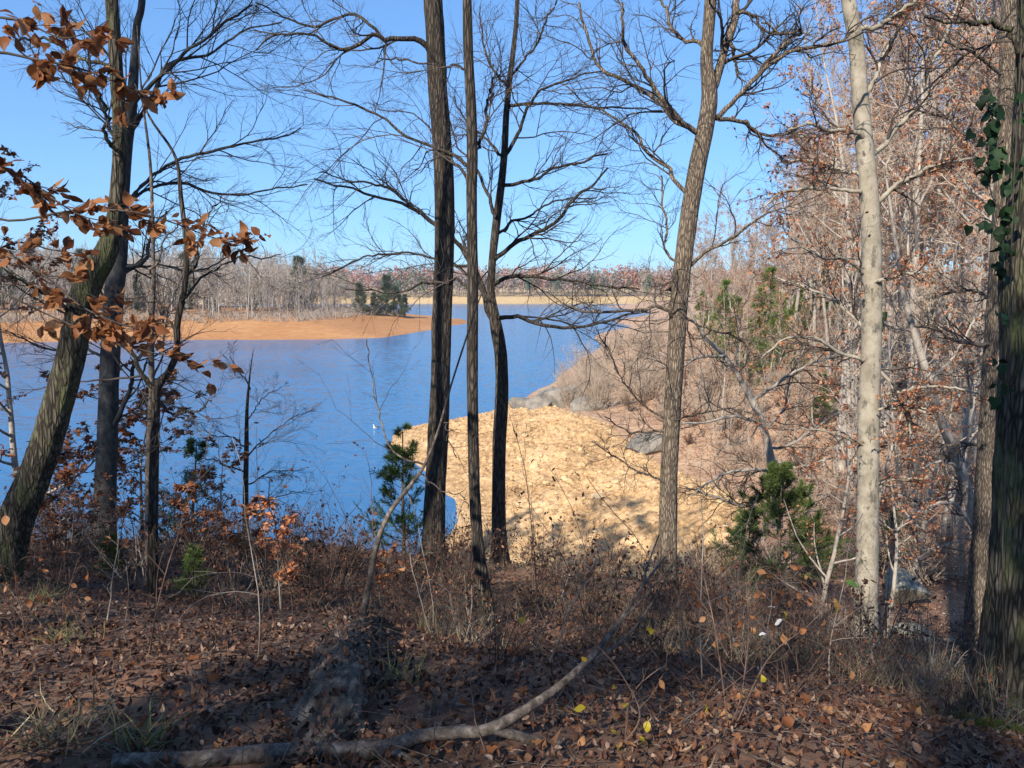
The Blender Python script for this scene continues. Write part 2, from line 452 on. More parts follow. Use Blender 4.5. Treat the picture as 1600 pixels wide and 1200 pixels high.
_Wt = np.linalg.solve(_K, np.concatenate([CTRL[:, 2], np.zeros(3)]))

def H0(x, y):
    x = np.asarray(x, float).ravel(); y = np.asarray(y, float).ravel()
    out = np.empty(len(x))
    for s in range(0, len(x), 20000):
        xs, ys = x[s:s + 20000], y[s:s + 20000]
        d = np.sqrt((xs[:, None] - _A[:, 0]) ** 2 + (ys[:, None] - _A[:, 1]) ** 2 + 0.05)
        out[s:s + 20000] = d @ _Wt[:_n] + _Wt[_n] + xs * _Wt[_n + 1] + ys * _Wt[_n + 2]
    return out

def H(x, y):
    x = np.asarray(x, float).ravel(); y = np.asarray(y, float).ravel()
    z = H0(x, y)
    near = np.clip((np.hypot(x, y) - 1.0) / 30.0, 0, 1)
    return z + fbm(x * 0.9, y * 0.9, 0, 4, 3) * (0.14 + 0.25 * near) * np.clip((z + 0.2) / 1.2, 0.05, 1)

def grid_lines(lo, hi, c, d0, g):
    a = [c]
    d = d0
    while a[-1] < hi: a.append(a[-1] + d); d = d0 + g * abs(a[-1] - c)
    b = [c]
    while b[-1] > lo:
        d = d0 + g * abs(b[-1] - c)
        b.append(b[-1] - d)
    return np.array(b[::-1][:-1] + a)

def grid_mesh(xs, ys, zf):
    X, Y = np.meshgrid(xs, ys)
    Z = zf(X.ravel(), Y.ravel())
    V = np.stack([X.ravel(), Y.ravel(), Z], 1)
    nx, ny = len(xs), len(ys)
    i = np.arange(nx - 1); j = np.arange(ny - 1)
    I, J = np.meshgrid(i, j)
    a = (J * nx + I).ravel()
    return V, np.stack([a, a + 1, a + nx + 1, a + nx], 1)

xs = grid_lines(-70, 150, 0, 0.19, 0.024)
ys = grid_lines(-45, 500, 5, 0.19, 0.02)
V, F = grid_mesh(xs, ys, H)
keep = (V[F][:, :, 2].max(1) > -2.5)
forest_floor = obj("forest_floor", new_mesh("forest_floor", [(V, F[keep], 0)], M["floor"]), kind="structure")

# the pale rubble bank on the far side of the cove: a sheet over the ground that dips under it along its rim
def poly_dist(x, y, poly):
    """signed distance, positive inside"""
    x = np.asarray(x, float); y = np.asarray(y, float)
    best = np.full(x.shape, 1e9); inside = np.zeros(x.shape, bool)
    for (ax, ay), (bx, by) in zip(poly, poly[1:] + poly[:1]):
        dx, dy = bx - ax, by - ay
        t = np.clip(((x - ax) * dx + (y - ay) * dy) / (dx * dx + dy * dy), 0, 1)
        best = np.minimum(best, np.hypot(x - ax - t * dx, y - ay - t * dy))
        c = ((ay > y) != (by > y)) & (x < (bx - ax) * (y - ay) / (by - ay + 1e-12) + ax)
        inside ^= c
    return np.where(inside, best, -best)

BANK = [tuple(W(*a)[:2]) for a in EDGE]
BANK = [(-3.0, 26.5)] + [((x - 1.2) if y < 75 else x, y) for x, y in BANK] + [(3.2, 78), (4.0, 72)] + \
       [tuple(P(*a)[:2]) for a in ((905, 648, 60), (960, 668, 54), (1000, 700, 48), (1045, 722, 44), (1110, 760, 39), (1165, 800, 34), (1185, 850, 29), (1150, 900, 25))] + [(4.5, 23.5), (1, 23.5)]
def bank_h(x, y):
    d = poly_dist(x, y, BANK) + 0.9 * fbm(x * 0.7, y * 0.7, 5, 3, 21)
    z = H0(x, y)
    rub = np.abs(fbm(x * 1.6, y * 1.6, 0, 4, 31)) * 0.8 + fbm(x * 0.35, y * 0.35, 0, 3, 33) * 0.5
    chunk = np.floor(noise3(x * 1.1 + 5, y * 1.1, 0, 41) * 5) / 5 * 0.16
    return z + np.clip(d, -1.2, 0.35) * 0.45 + (rub - 0.05 + chunk) * np.clip(d / 1.5, 0, 1) * np.clip((z + 0.3) / 0.9, 0.15, 1)
xs = np.arange(-13, 14.5, 0.13); ys = np.concatenate([np.arange(23, 45, 0.12), np.arange(45, 80, 0.17)])
V, F = grid_mesh(xs, ys, bank_h)
dd = poly_dist(V[:, 0], V[:, 1], BANK)
keep = dd[F].max(1) > -2.0
sand_bank = obj("sand_bank", new_mesh("sand_bank", [(V, F[keep], 0)], M["sand"], smooth=False), kind="structure")

# lake
lake = obj("lake", new_mesh("lake", [([(-900, -40, 0), (900, -40, 0), (900, 760, 0), (-900, 760, 0)], [(0, 1, 2, 3)], 0)], M["water"]), kind="structure")

# peninsula on the left with its orange beach
PEN = [(-260, 175)] + [tuple(W(*a)[:2]) for a in ((0, 536), (150, 533), (300, 531), (480, 531), (600, 528), (640, 521), (690, 513), (728, 505))] + [(-18, 300), (-40, 330), (-80, 370), (-260, 420)]
def pen_h(x, y):
    d = poly_dist(x, y, PEN) + 3 * fbm(x * 0.06, y * 0.06, 0, 3, 51)
    t = np.clip(d, 0, None)
    z = np.where(d < 0, d * 0.15, np.minimum(0.105 * t, 3.6) + np.clip(t - 38, 0, 60) * 0.05)
    # low cut terraces left by the falling water
    z = z + 0.10 * np.sin(z * 9.0) * (t > 0) + 0.25 * fbm(x * 0.15, y * 0.15, 0, 3, 53) * (t > 0)
    return z + np.clip(-120 - x, 0, 100) * 0.03 * np.clip((t - 38) / 30, 0, 1)
xs = np.arange(-260, -8, 1.8); ys = np.arange(168, 400, 1.9)
V, F = grid_mesh(xs, ys, pen_h)
keep = V[F][:, :, 2].max(1) > -0.8
peninsula = obj("peninsula_beach", new_mesh("peninsula_beach", [(V, F[keep], 0)], M["sand_orange"]), kind="structure")

# land behind the lake
def far_h(x, y):
    sh = 600 + 14 * fbm(x * 0.01, 0, 0, 3, 61) * 2 - np.clip(x - 90, 0, 400) * 0.15
    t = y - sh
    return np.where(t < 0, t * 0.1, np.minimum(0.26 * t, 5.5)) + np.clip(t - 40, 0, 400) * 0.03
xs = np.arange(-500, 700, 9); ys = np.concatenate([np.arange(500, 660, 4), np.arange(660, 1500, 40)])
V, F = grid_mesh(xs, ys, far_h)
keep = V[F][:, :, 2].max(1) > -1
far_shore = obj("far_shore", new_mesh("far_shore", [(V, F[keep], 0)], M["sand_far"]), kind="structure")

# ------------------------------------------------------------------ growing things
def tubes(Pn, Rn, sides=3):
    B, n, _ = Pn.shape
    T = norm(np.gradient(Pn, axis=1))
    ref = np.array([0.43, 0.31, 0.85])
    U = norm(np.cross(T, ref)); Vv = np.cross(T, U)
    a = np.arange(sides) * 2 * math.pi / sides
    ring = (np.cos(a)[None, None, :, None] * U[:, :, None] + np.sin(a)[None, None, :, None] * Vv[:, :, None])
    V = Pn[:, :, None] + ring * Rn[:, :, None, None]
    b = np.arange(B)[:, None, None] * (n * sides); i = np.arange(n - 1)[None, :, None] * sides; s = np.arange(sides)[None, None, :]
    s2 = (s + 1) % sides
    q = np.stack([b + i + s, b + i + s2, b + i + sides + s2, b + i + sides + s], -1).reshape(-1, 4)
    return V.reshape(-1, 3), q

def grow(rng, S, D, L, n, wander, trop):
    B = len(S)
    Pn = np.zeros((B, n, 3)); Pn[:, 0] = S
    d = norm(D); st = (L / (n - 1))[:, None]
    for i in range(1, n):
        d = norm(d + wander * rng.normal(size=(B, 3)) + np.array([0, 0, trop]))
        Pn[:, i] = Pn[:, i - 1] + d * st
    return Pn

def plen(Pn):
    return np.linalg.norm(np.diff(Pn, axis=1), axis=2).sum(1)

def spawn(rng, Pn, Rn, k, t0, t1, ang, lenf, radf, n, wander=0.15, trop=0.03, flat=1.0, rmin=0.002, lenabs=None, up=0.0):
    B, m, _ = Pn.shape
    t = t0 + (t1 - t0) * (np.arange(k)[None] + rng.random((B, k))) / k
    f = t * (m - 1)
    i = np.clip(np.floor(f).astype(int), 0, m - 2); fr = (f - i)[..., None]
    bi = np.arange(B)[:, None]
    pos = Pn[bi, i] * (1 - fr) + Pn[bi, i + 1] * fr
    tan = norm(Pn[bi, i + 1] - Pn[bi, i])
    rad = Rn[bi, i] * (1 - fr[..., 0]) + Rn[bi, i + 1] * fr[..., 0]
    rv = rng.normal(size=(B, k, 3)); rv[..., 2] = rv[..., 2] * flat + up
    perp = norm(rv - (rv * tan).sum(-1, keepdims=True) * tan)
    a = rng.uniform(ang[0], ang[1], (B, k))[..., None]
    D = np.cos(a) * tan + np.sin(a) * perp
    base = plen(Pn)[:, None] if lenabs is None else np.full((B, 1), lenabs)
    L = base * lenf * rng.uniform(0.55, 1.25, (B, k)) * (1 - 0.5 * t)
    C = grow(rng, pos.reshape(-1, 3), D.reshape(-1, 3), L.ravel(), n, wander, trop)
    r0 = np.maximum(np.minimum(rad * radf, rad * 0.85), rmin).ravel()
    s = np.linspace(0, 1, n)[None]
    Rc = np.maximum(r0[:, None] * (1 - 0.75 * s), rmin * 0.8)
    return C, Rc

def spline(pts, n):
    pts = np.asarray(pts, float)
    d = np.concatenate([[0], np.cumsum(np.linalg.norm(np.diff(pts[:, :3], axis=0), axis=1))])
    s = np.linspace(0, d[-1], n)
    p = np.vstack([2 * pts[0] - pts[1], pts, 2 * pts[-1] - pts[-2]])
    out = np.empty((n, pts.shape[1]))
    k = np.clip(np.searchsorted(d, s, side='right') - 1, 0, len(pts) - 2)
    t = ((s - d[k]) / np.maximum(d[k + 1] - d[k], 1e-9))[:, None]
    p0, p1, p2, p3 = p[k], p[k + 1], p[k + 2], p[k + 3]
    return 0.5 * ((2 * p1) + (-p0 + p2) * t + (2 * p0 - 5 * p1 + 4 * p2 - p3) * t ** 2 + (-p0 + 3 * p1 - 3 * p2 + p3) * t ** 3)

def trunk_mesh(path, base_z, sides=32, spacing=0.05, amp=0.06, kth=5.0, kz=2.2, flare=0.6, seed=1, zfine=17.5, lump=0.05):
    """path (N,4): centre + radius. Ridged bark is real relief in the mesh."""
    n = 400
    q = spline(path, n)
    zz = q[:, 2]
    L = np.concatenate([[0], np.cumsum(np.linalg.norm(np.diff(q[:, :3], axis=0), axis=1))])
    keep = [0]; last = 0
    for i in range(1, n):
        sp = spacing if zz[i] < zfine else spacing * 6
        if L[i] - last >= sp or i == n - 1: keep.append(i); last = L[i]
    if len(keep) > 395:
        pass
    ss = []
    s = 0.0
    while s < L[-1]:
        ss.append(s)
        z = np.interp(s, L, zz)
        s += spacing if z < zfine else spacing * 6
    ss.append(L[-1])
    ss = np.array(ss)
    c = np.stack([np.interp(ss, L, q[:, j]) for j in range(3)], 1)
    r = np.maximum(np.interp(ss, L, q[:, 3]), 0.004)
    T = norm(np.gradient(c, axis=0))
    U = norm(np.cross(T, np.array([0.0, 1.0, 0.05]))); Vv = np.cross(T, U)
    th = np.arange(sides) * 2 * math.pi / sides
    h = c[:, 2] - base_z
    ct, st = np.cos(th)[None], np.sin(th)[None]
    ridge = noise3(ct * kth + 9 * seed, st * kth, (ss * kz)[:, None], seed)
    ridge = 1 - np.abs(2 * ridge - 1)
    fine = noise3(ct * kth * 2.3 + 3, st * kth * 2.3 + 9 * seed, (ss * kz * 2.5)[:, None], seed + 5)
    low = noise3(ct * 1.3 + 4 * seed, st * 1.3, (ss * 0.9)[:, None], seed + 7) - 0.5
    rr = r[:, None] * (1 + amp * (ridge - 0.6) * 2 + amp * 0.7 * (fine - 0.5) + lump * 2 * low)
    lobes = 0.5 + noise3(ct * 1.6 + 2, st * 1.6 + seed, 0.0, seed + 11)
    rr = rr * (1 + flare * np.exp(-np.maximum(h, -0.2) / 0.22)[:, None] * lobes)
    V = c[:, None] + rr[:, :, None] * (ct[..., None] * U[:, None] + st[..., None] * Vv[:, None])
    m = len(ss)
    i = np.arange(m - 1)[:, None] * sides; s_ = np.arange(sides)[None]; s2 = (s_ + 1) % sides
    F = np.stack([i + s_, i + s2, i + sides + s2, i + sides + s_], -1).reshape(-1, 4)
    return V.reshape(-1, 3), F

LEAF_V = np.array([(0, 0, 0), (0.33, 0.27, 0.07), (0.33, -0.27, 0.07), (0.34, 0, 0), (0.68, 0.22, 0.06), (0.68, -0.22, 0.06), (0.7, 0, -0.01), (1, 0, 0.03)])
LEAF_F = np.array([(0, 3, 1), (0, 2, 3), (1, 3, 6), (1, 6, 4), (2, 5, 6), (2, 6, 3), (4, 6, 7), (6, 5, 7)])
LEAF4_V = np.array([(0, 0, 0), (0.45, 0.3, 0.06), (0.45, -0.3, 0.06), (1, 0, 0.0)])
LEAF4_F = np.array([(0, 2, 1), (1, 2, 3)])

def leaves(rng, pos, axis, nrm, size, curl=0.25, simple=False):
    tv, tf = (LEAF4_V, LEAF4_F) if simple else (LEAF_V, LEAF_F)
    N = len(pos)
    A = norm(axis); Nn = norm(nrm - (nrm * A).sum(-1, keepdims=True) * A); S = np.cross(Nn, A)
    c = rng.normal(0, curl, (N, 1)); wv = rng.uniform(0.75, 1.25, (N, 1)); fold = rng.uniform(-1.5, 4.2, (N, 1))
    u = tv[None, :, 0]; v = tv[None, :, 1] * wv; w = tv[None, :, 2] * fold + c * (u - 0.4) ** 2 * 1.6
    V = pos[:, None] + (A[:, None] * u[..., None] + S[:, None] * v[..., None] + Nn[:, None] * w[..., None]) * np.asarray(size).reshape(-1, 1, 1)
    F = (tf[None] + (np.arange(N) * len(tv))[:, None, None]).reshape(-1, 3)
    return V.reshape(-1, 3), F

def twig_leaves(rng, C, count, size, layer=0.4, t0=0.15, simple=False, curl=0.25, hang=0.15):
    """leaves set on twigs C (B,n,3)"""
    B, n, _ = C.shape
    b = rng.integers(0, B, count); f = rng.uniform(t0, 1, count) * (n - 1)
    i = np.minimum(f.astype(int), n - 2); fr = (f - i)[:, None]
    pos = C[b, i] * (1 - fr) + C[b, i + 1] * fr
    tan = norm(C[b, i + 1] - C[b, i])
    ax = norm(tan + rng.normal(0, 0.7, (count, 3)) + np.array([0, 0, -hang]))
    nr = rng.normal(0, layer, (count, 3)) + np.array([0, 0, 1.0])
    return leaves(rng, pos, ax, nr, size * rng.uniform(0.7, 1.25, count), curl, simple)

def px_path(pts, Y, dY=0.0):
    """traced photo points (px, py, width px) -> world points + radius"""
    out = []
    n = len(pts)
    for i, p in enumerate(pts):
        y = Y + dY * (i / max(1, n - 1))
        q = P(p[0], p[1], y)
        dist = np.linalg.norm(q - np.array([0, 0, CAM_Z]))
        out.append((*q, 0.5 * p[2] * dist / FPX))
    return np.array(out)

def traced_tree(name, label, trunk, Y, limbs, bark_m, seed, dY=0.0, twig_m="twig", auto=0, auto_range=(0.45, 0.95), auto_len=4.0, k=(8, 6, 5), wander=0.2,
                bark_kw=None, rmin=None, leaf=None, lean_top=None, cat="tree", group=None, trop=0.03, flat=0.8, limb_sides=8, auto_ang=(0.7, 1.2), limb_m=None):
    rng = np.random.default_rng(seed)
    path = px_path(trunk, Y, dY)
    base = path[0, :3].copy()
    gz = H(base[0:1], base[1:2])[0]
    base[2] = gz
    d0 = norm(path[0:1, :3] - path[1:2, :3])[0]
    path = np.vstack([np.append(path[0, :3] + d0 * 0.35, path[0, 3] * 1.05)[None], path])
    root = thing(name, label, cat, tuple(base), group)
    v, f = trunk_mesh(path, gz, seed=seed, **(bark_kw or {}))
    obj("trunk", new_mesh("trunk", [(v - base, f, 0)], M[bark_m]), root)
    rmin = rmin or max(0.0013, 0.00018 * Y)
    lv = []
    for pts, dy in limbs:
        lp = px_path(pts, Y, dy); lp[:, 3] *= 0.86
        lp[:, 1] += rng.normal(0, 0.04, len(lp))
        s = spline(lp, 26)
        jit = np.cumsum(rng.normal(0, 0.012, (26, 3)), axis=0); jit -= np.linspace(0, 1, 26)[:, None] * jit[-1]
        s[:, :3] += jit
        lv.append(s)
    if auto:
        q = spline(path, 40)
        C, Rc = spawn(rng, q[None, :, :3], q[None, :, 3], auto, auto_range[0], auto_range[1], auto_ang, 1.0, 0.55, 26, wander * 0.45, 0.05, 0.6, rmin * 2, lenabs=auto_len)
        for a, b in zip(C, Rc): lv.append(np.concatenate([a, np.maximum(b, rmin)[:, None]], 1))
    twP = []
    k0 = (k[0] + 1, k[1] + 1, k[2] + 1)
    for li, s in enumerate(lv):
        kk = k0 if li < len(limbs) else (5, 4, 3)
        c = s[None, :, :3]; r = np.maximum(s[None, :, 3], rmin)
        v, f = tubes(c, r, limb_sides)
        lo = obj("limb", new_mesh("limb", [(v - base, f, 0)], M[limb_m or bark_m]), root)
        ll = max(plen(c)[0], 0.9)
        c1, r1 = spawn(rng, c, r, kk[0], 0.1, 0.99, (0.3, 0.95), 0.72, 0.55, 12, wander * 0.8, trop * 0.4, flat * 0.8, rmin, lenabs=min(ll, 2.4))
        c2, r2 = spawn(rng, c1, r1, kk[1], 0.1, 0.99, (0.35, 0.95), 0.55, 0.65, 6, wander * 0.85, trop * 0.5, flat * 0.8, rmin * 0.85)
        c3, r3 = spawn(rng, c2, r2, kk[2], 0.1, 0.99, (0.35, 0.9), 0.52, 0.7, 2, wander, trop, flat, rmin * 0.65)
        tl = [(c1, r1, 3), (c2, r2, 3), (c3, r3, 3)]
        obj("twigs", new_mesh("twigs", [((lambda q: (q[0] - base, q[1], 0))(tubes(*t_))) for t_ in tl], M[twig_m]), lo, kind="stuff")
        twP += tl
    if twP and leaf:
        cs = np.concatenate([c for c, r, s_ in twP if c.shape[1] == 2])
        v, f = twig_leaves(rng, cs, leaf[0], leaf[1], layer=0.5, simple=leaf[0] > 1000)
        obj("foliage", new_mesh("foliage", [(v - base, f, 0)], M[leaf[2]], smooth=False), root, kind="stuff")
    return root, base, twP

# ---- the traced trees, near to far -------------------------------------------------
traced_tree("oak_tree", "mossy leaning trunk rising from the lower left corner", 
    [(-6, 897, 46), (30, 800, 40), (60, 730, 38), (88, 640, 37), (112, 550, 36), (125, 480, 34), (141, 435, 34), (165, 396, 29), (178, 350, 22), (186, 270, 18), (187, 200, 17), (183, 130, 16), (178, 50, 15), (174, -10, 15), (165, -250, 15), (172, -600, 9), (190, -1000, 4)],
    6.2, [([(184, 240, 7), (170, 215, 6), (158, 185, 5), (147, 155, 5), (138, 120, 4)], -0.5), ([(120, 505, 9), (95, 470, 5), (60, 440, 4), (10, 420, 3), (-60, 380, 3)], -0.8),
          ([(180, 105, 6), (130, 95, 5), (80, 70, 4), (20, 60, 3)], 0.6)],
    "bark_oak", 101, auto=9, auto_range=(0.62, 0.97), auto_len=3.6, k=(7, 5, 4), bark_kw=dict(amp=0.085, kth=4.5, kz=3.0, flare=0.35, sides=40, spacing=0.035))

traced_tree("maple_tree", "dark bluish straight trunk behind the mossy leaning one",
    [(162, 855, 28), (164, 780, 27), (168, 680, 26), (172, 560, 25), (178, 460, 25), (185, 395, 22), (189, 330, 19), (196, 240, 16), (205, 170, 14), (210, 100, 11), (214, 40, 9), (222, 0, 8), (230, -150, 7), (240, -400, 4)],
    10.5, [([(194, 322, 8), (215, 298, 6), (255, 272, 5), (310, 248, 5), (370, 228, 4), (430, 215, 3), (470, 200, 2)], 0.6),
           ([(198, 228, 8), (214, 168, 7), (255, 122, 6), (300, 82, 5), (345, 42, 4), (395, 10, 3)], -0.6),
           ([(192, 345, 7), (225, 305, 5), (285, 290, 5), (350, 305, 4), (410, 300, 3), (480, 288, 2)], 1.0),
           ([(203, 205, 7), (262, 112, 6), (330, 92, 4), (380, 60, 3), (440, 35, 2)], 0.9),
           ([(190, 232, 7), (175, 205, 6), (160, 180, 5), (145, 140, 4), (138, 60, 3)], 0.5),
           ([(186, 418, 9), (205, 415, 8), (222, 402, 6), (232, 375, 4), (262, 330, 3)], 0.3),
           ([(173, 668, 10), (192, 648, 8), (203, 610, 7), (215, 575, 6), (232, 538, 5), (262, 480, 3)], -0.4),
           ([(183, 440, 6), (215, 420, 5), (245, 416, 3), (300, 425, 3), (360, 400, 2)], 0.7),
           ([(205, 165, 6), (190, 110, 4), (150, 60, 3), (110, 20, 2)], 0.4),
           ([(172, 560, 5), (130, 540, 4), (80, 545, 3), (20, 520, 2)], 0.8)],
    "bark_blue", 102, auto=6, auto_range=(0.75, 0.98), auto_len=2.6, k=(9, 6, 5), wander=0.17, bark_kw=dict(amp=0.035, kth=4, kz=3, flare=0.3, sides=28))

traced_tree("forked_sapling", "slim forked trunk with a wishbone fork against the lake on the left",
    [(239, 942, 14), (239, 860, 13), (240, 760, 13), (243, 660, 12), (246, 606, 12), (262, 584, 10), (276, 550, 9), (277, 505, 9), (289, 445, 8), (291, 385, 7), (283, 310, 6), (274, 245, 4), (235, 185, 3), (210, 130, 1)],
    7.0, [([(246, 606, 10), (226, 576, 8), (208, 552, 7), (190, 524, 5), (170, 480, 4), (150, 420, 3)], 0.5),
          ([(246, 620, 5), (275, 640, 4), (310, 640, 3), (335, 625, 2)], -0.4), ([(288, 470, 5), (330, 430, 4), (380, 405, 3), (440, 398, 2)], 0.4),
          ([(277, 515, 5), (250, 490, 4), (225, 470, 3), (195, 465, 2)], 0.3), ([(290, 430, 5), (330, 345, 3), (345, 300, 2)], 0.3)],
    "bark_dark", 103, k=(7, 5, 4), bark_kw=dict(amp=0.03, flare=0.3, sides=16))
traced_tree("thin_sapling", "thin pale stem running up close beside the wishbone sapling",
    [(233, 915, 9), (232, 800, 9), (233, 700, 9), (237, 620, 8), (236, 520, 8), (240, 440, 6), (239, 380, 5), (235, 260, 4), (222, 150, 2.5), (214, 40, 1)],
    7.5, [([(238, 600, 4), (255, 520, 3), (280, 440, 3), (310, 400, 2)], 0.5), ([(239, 430, 4), (262, 390, 3), (300, 340, 2)], -0.3)],
    "dead_wood", 104, k=(6, 4, 3), bark_kw=dict(amp=0.02, flare=0.2, sides=12))
traced_tree("water_sapling", "small bare tree standing alone in front of the open water",
    [(384, 838, 9), (384, 760, 8), (385, 700, 7), (386, 640, 5), (390, 590, 2.5), (396, 545, 0.8)],
    14.0, [([(385, 715, 3), (415, 680, 2), (450, 655, 1.5), (490, 640, 1)], 0.3), ([(385, 700, 3), (365, 685, 2), (335, 680, 1.5), (310, 660, 1)], 0.2),
           ([(386, 655, 2), (410, 620, 1.5), (440, 605, 1)], -0.3), ([(384, 760, 3), (420, 740, 2), (470, 735, 1)], 0.3), ([(385, 740, 3), (345, 720, 2), (315, 715, 1)], -0.3),
           ([(388, 610, 2), (370, 580, 1.5), (360, 555, 1)], 0.1), ([(384, 790, 3), (430, 780, 2), (480, 770, 1)], 0.0)],
    "bark_dark", 105, k=(8, 6, 4), wander=0.15, bark_kw=dict(amp=0.02, flare=0.2, sides=10), leaf=(220, 0.022, "leaf_dark"))

traced_tree("hickory_tree", "tallest dark shaggy-barked trunk at the centre of the view",
    [(676, 903, 44), (677, 850, 35), (679, 780, 31), (683, 700, 30), (688, 600, 29), (691, 500, 30), (694, 400, 29), (694, 300, 28), (689, 200, 27), (683, 120, 26), (679, 40, 25), (676, -10, 24), (668, -250, 21), (665, -600, 14), (680, -1000, 5)],
    10.0, [([(672, 84, 10), (662, 66, 10), (645, 58, 9), (622, 60, 8), (605, 63, 8), (590, 54, 7), (565, 60, 6), (543, 73, 6), (520, 66, 5), (490, 52, 4), (440, 60, 3), (400, 80, 2)], -0.6),
           ([(598, 58, 6), (580, 42, 5), (558, 22, 5), (530, 22, 4), (500, 36, 4), (455, 28, 3), (400, 5, 2)], 0.4)],
    "bark_dark", 106, auto=9, auto_range=(0.68, 0.97), auto_len=4.0, k=(9, 6, 5), wander=0.24,
    bark_kw=dict(amp=0.11, kth=3.4, kz=1.5, flare=0.55, sides=48, spacing=0.03))
traced_tree("straight_maple", "slender straight trunk just right of the shaggy central one",
    [(762, 988, 26), (757, 930, 20), (748, 860, 18), (742, 780, 17), (739, 680, 17), (738, 560, 17), (739, 450, 17), (738, 380, 16), (737, 300, 16), (738, 240, 16), (736, 170, 15), (732, 90, 14), (730, 20, 13), (729, -40, 12), (725, -300, 10), (735, -700, 5)],
    7.3, [([(740, 238, 7), (756, 203, 6), (764, 150, 5), (770, 97, 3)], 0.5),
          ([(735, 262, 8), (715, 246, 6), (690, 236, 6), (660, 224, 5), (630, 206, 5), (604, 178, 4), (570, 163, 4), (524, 150, 3), (475, 142, 2)], 1.6),
          ([(735, 290, 6), (712, 262, 5), (690, 240, 4), (665, 195, 3), (640, 180, 2), (590, 170, 2)], 1.2),
          ([(735, 450, 7), (718, 432, 5), (700, 440, 5), (675, 437, 5), (650, 436, 4), (622, 446, 3), (585, 446, 3), (540, 452, 2)], 1.6),
          ([(736, 120, 5), (720, 108, 4), (695, 105, 3), (640, 95, 3), (590, 90, 2)], 1.4)],
    "bark_dark", 107, auto=5, auto_range=(0.72, 0.97), auto_len=2.2, k=(9, 6, 4), bark_kw=dict(amp=0.05, kth=4, kz=2.2, flare=0.45, sides=30, spacing=0.035))
traced_tree("crooked_maple", "crooked trunk forking at water level, right of the slender straight one",
    [(781, 872, 24), (779, 800, 21), (780, 700, 20), (784, 620, 20), (783, 560, 19), (776, 515, 19), (770, 480, 15), (767, 450, 12), (770, 400, 12), (776, 345, 12), (783, 290, 11), (788, 240, 10), (791, 180, 9), (796, 130, 8), (803, 70, 7), (808, 10, 6), (815, -180, 5), (822, -450, 2)],
    11.5, [([(774, 515, 14), (761, 480, 12), (750, 448, 11), (737, 420, 10), (727, 404, 9), (712, 382, 8), (678, 352, 8), (642, 327, 7), (610, 318, 5), (580, 310, 5), (550, 296, 4), (490, 279, 3)], 0.4),
           ([(655, 334, 5), (640, 319, 5), (610, 296, 5), (584, 283, 4), (550, 283, 3), (500, 270, 2)], 0.0),
           ([(732, 415, 6), (705, 412, 5), (677, 408, 4), (640, 398, 4), (602, 399, 4), (572, 404, 3), (530, 421, 3), (505, 432, 2)], 0.2),
           ([(771, 408, 9), (790, 391, 8), (812, 379, 8), (850, 362, 7), (872, 343, 6), (890, 320, 6), (912, 296, 5), (950, 262, 3)], 0.5),
           ([(790, 242, 7), (812, 202, 6), (831, 161, 5), (850, 139, 4), (899, 127, 3), (950, 112, 2)], -0.5),
           ([(785, 288, 7), (815, 284, 6), (842, 277, 5), (865, 259, 4), (899, 253, 4), (950, 240, 3)], -0.8),
           ([(792, 166, 6), (840, 160, 5), (900, 163, 4), (980, 172, 3), (1035, 172, 2)], 0.3),
           ([(775, 494, 9), (795, 496, 8), (812, 493, 8), (828, 500, 7), (845, 504, 7), (880, 508, 6), (930, 502, 5), (985, 490, 4), (1030, 487, 2)], -0.7),
           ([(767, 446, 8), (785, 436, 7), (805, 433, 7), (840, 431, 6), (885, 438, 5), (940, 444, 4), (1000, 452, 3)], -0.9),
           ([(787, 245, 6), (770, 226, 5), (755, 208, 4), (735, 190, 3), (710, 150, 2)], 0.4),
           ([(777, 340, 7), (762, 305, 6), (748, 272, 5), (735, 250, 4), (715, 220, 3), (690, 150, 2)], 0.5),
           ([(772, 370, 6), (800, 345, 5), (830, 335, 4), (875, 310, 3), (930, 310, 2)], 0.9),
           ([(797, 120, 5), (820, 95, 4), (850, 40, 4), (870, 0, 3)], 0.6), ([(795, 140, 5), (770, 110, 4), (755, 60, 3), (750, 10, 2)], 0.3)],
    "bark_dark", 108, auto=4, auto_range=(0.75, 0.98), auto_len=2.4, k=(9, 6, 4), wander=0.2, bark_kw=dict(amp=0.05, kth=4, kz=2.2, flare=0.4, sides=28))

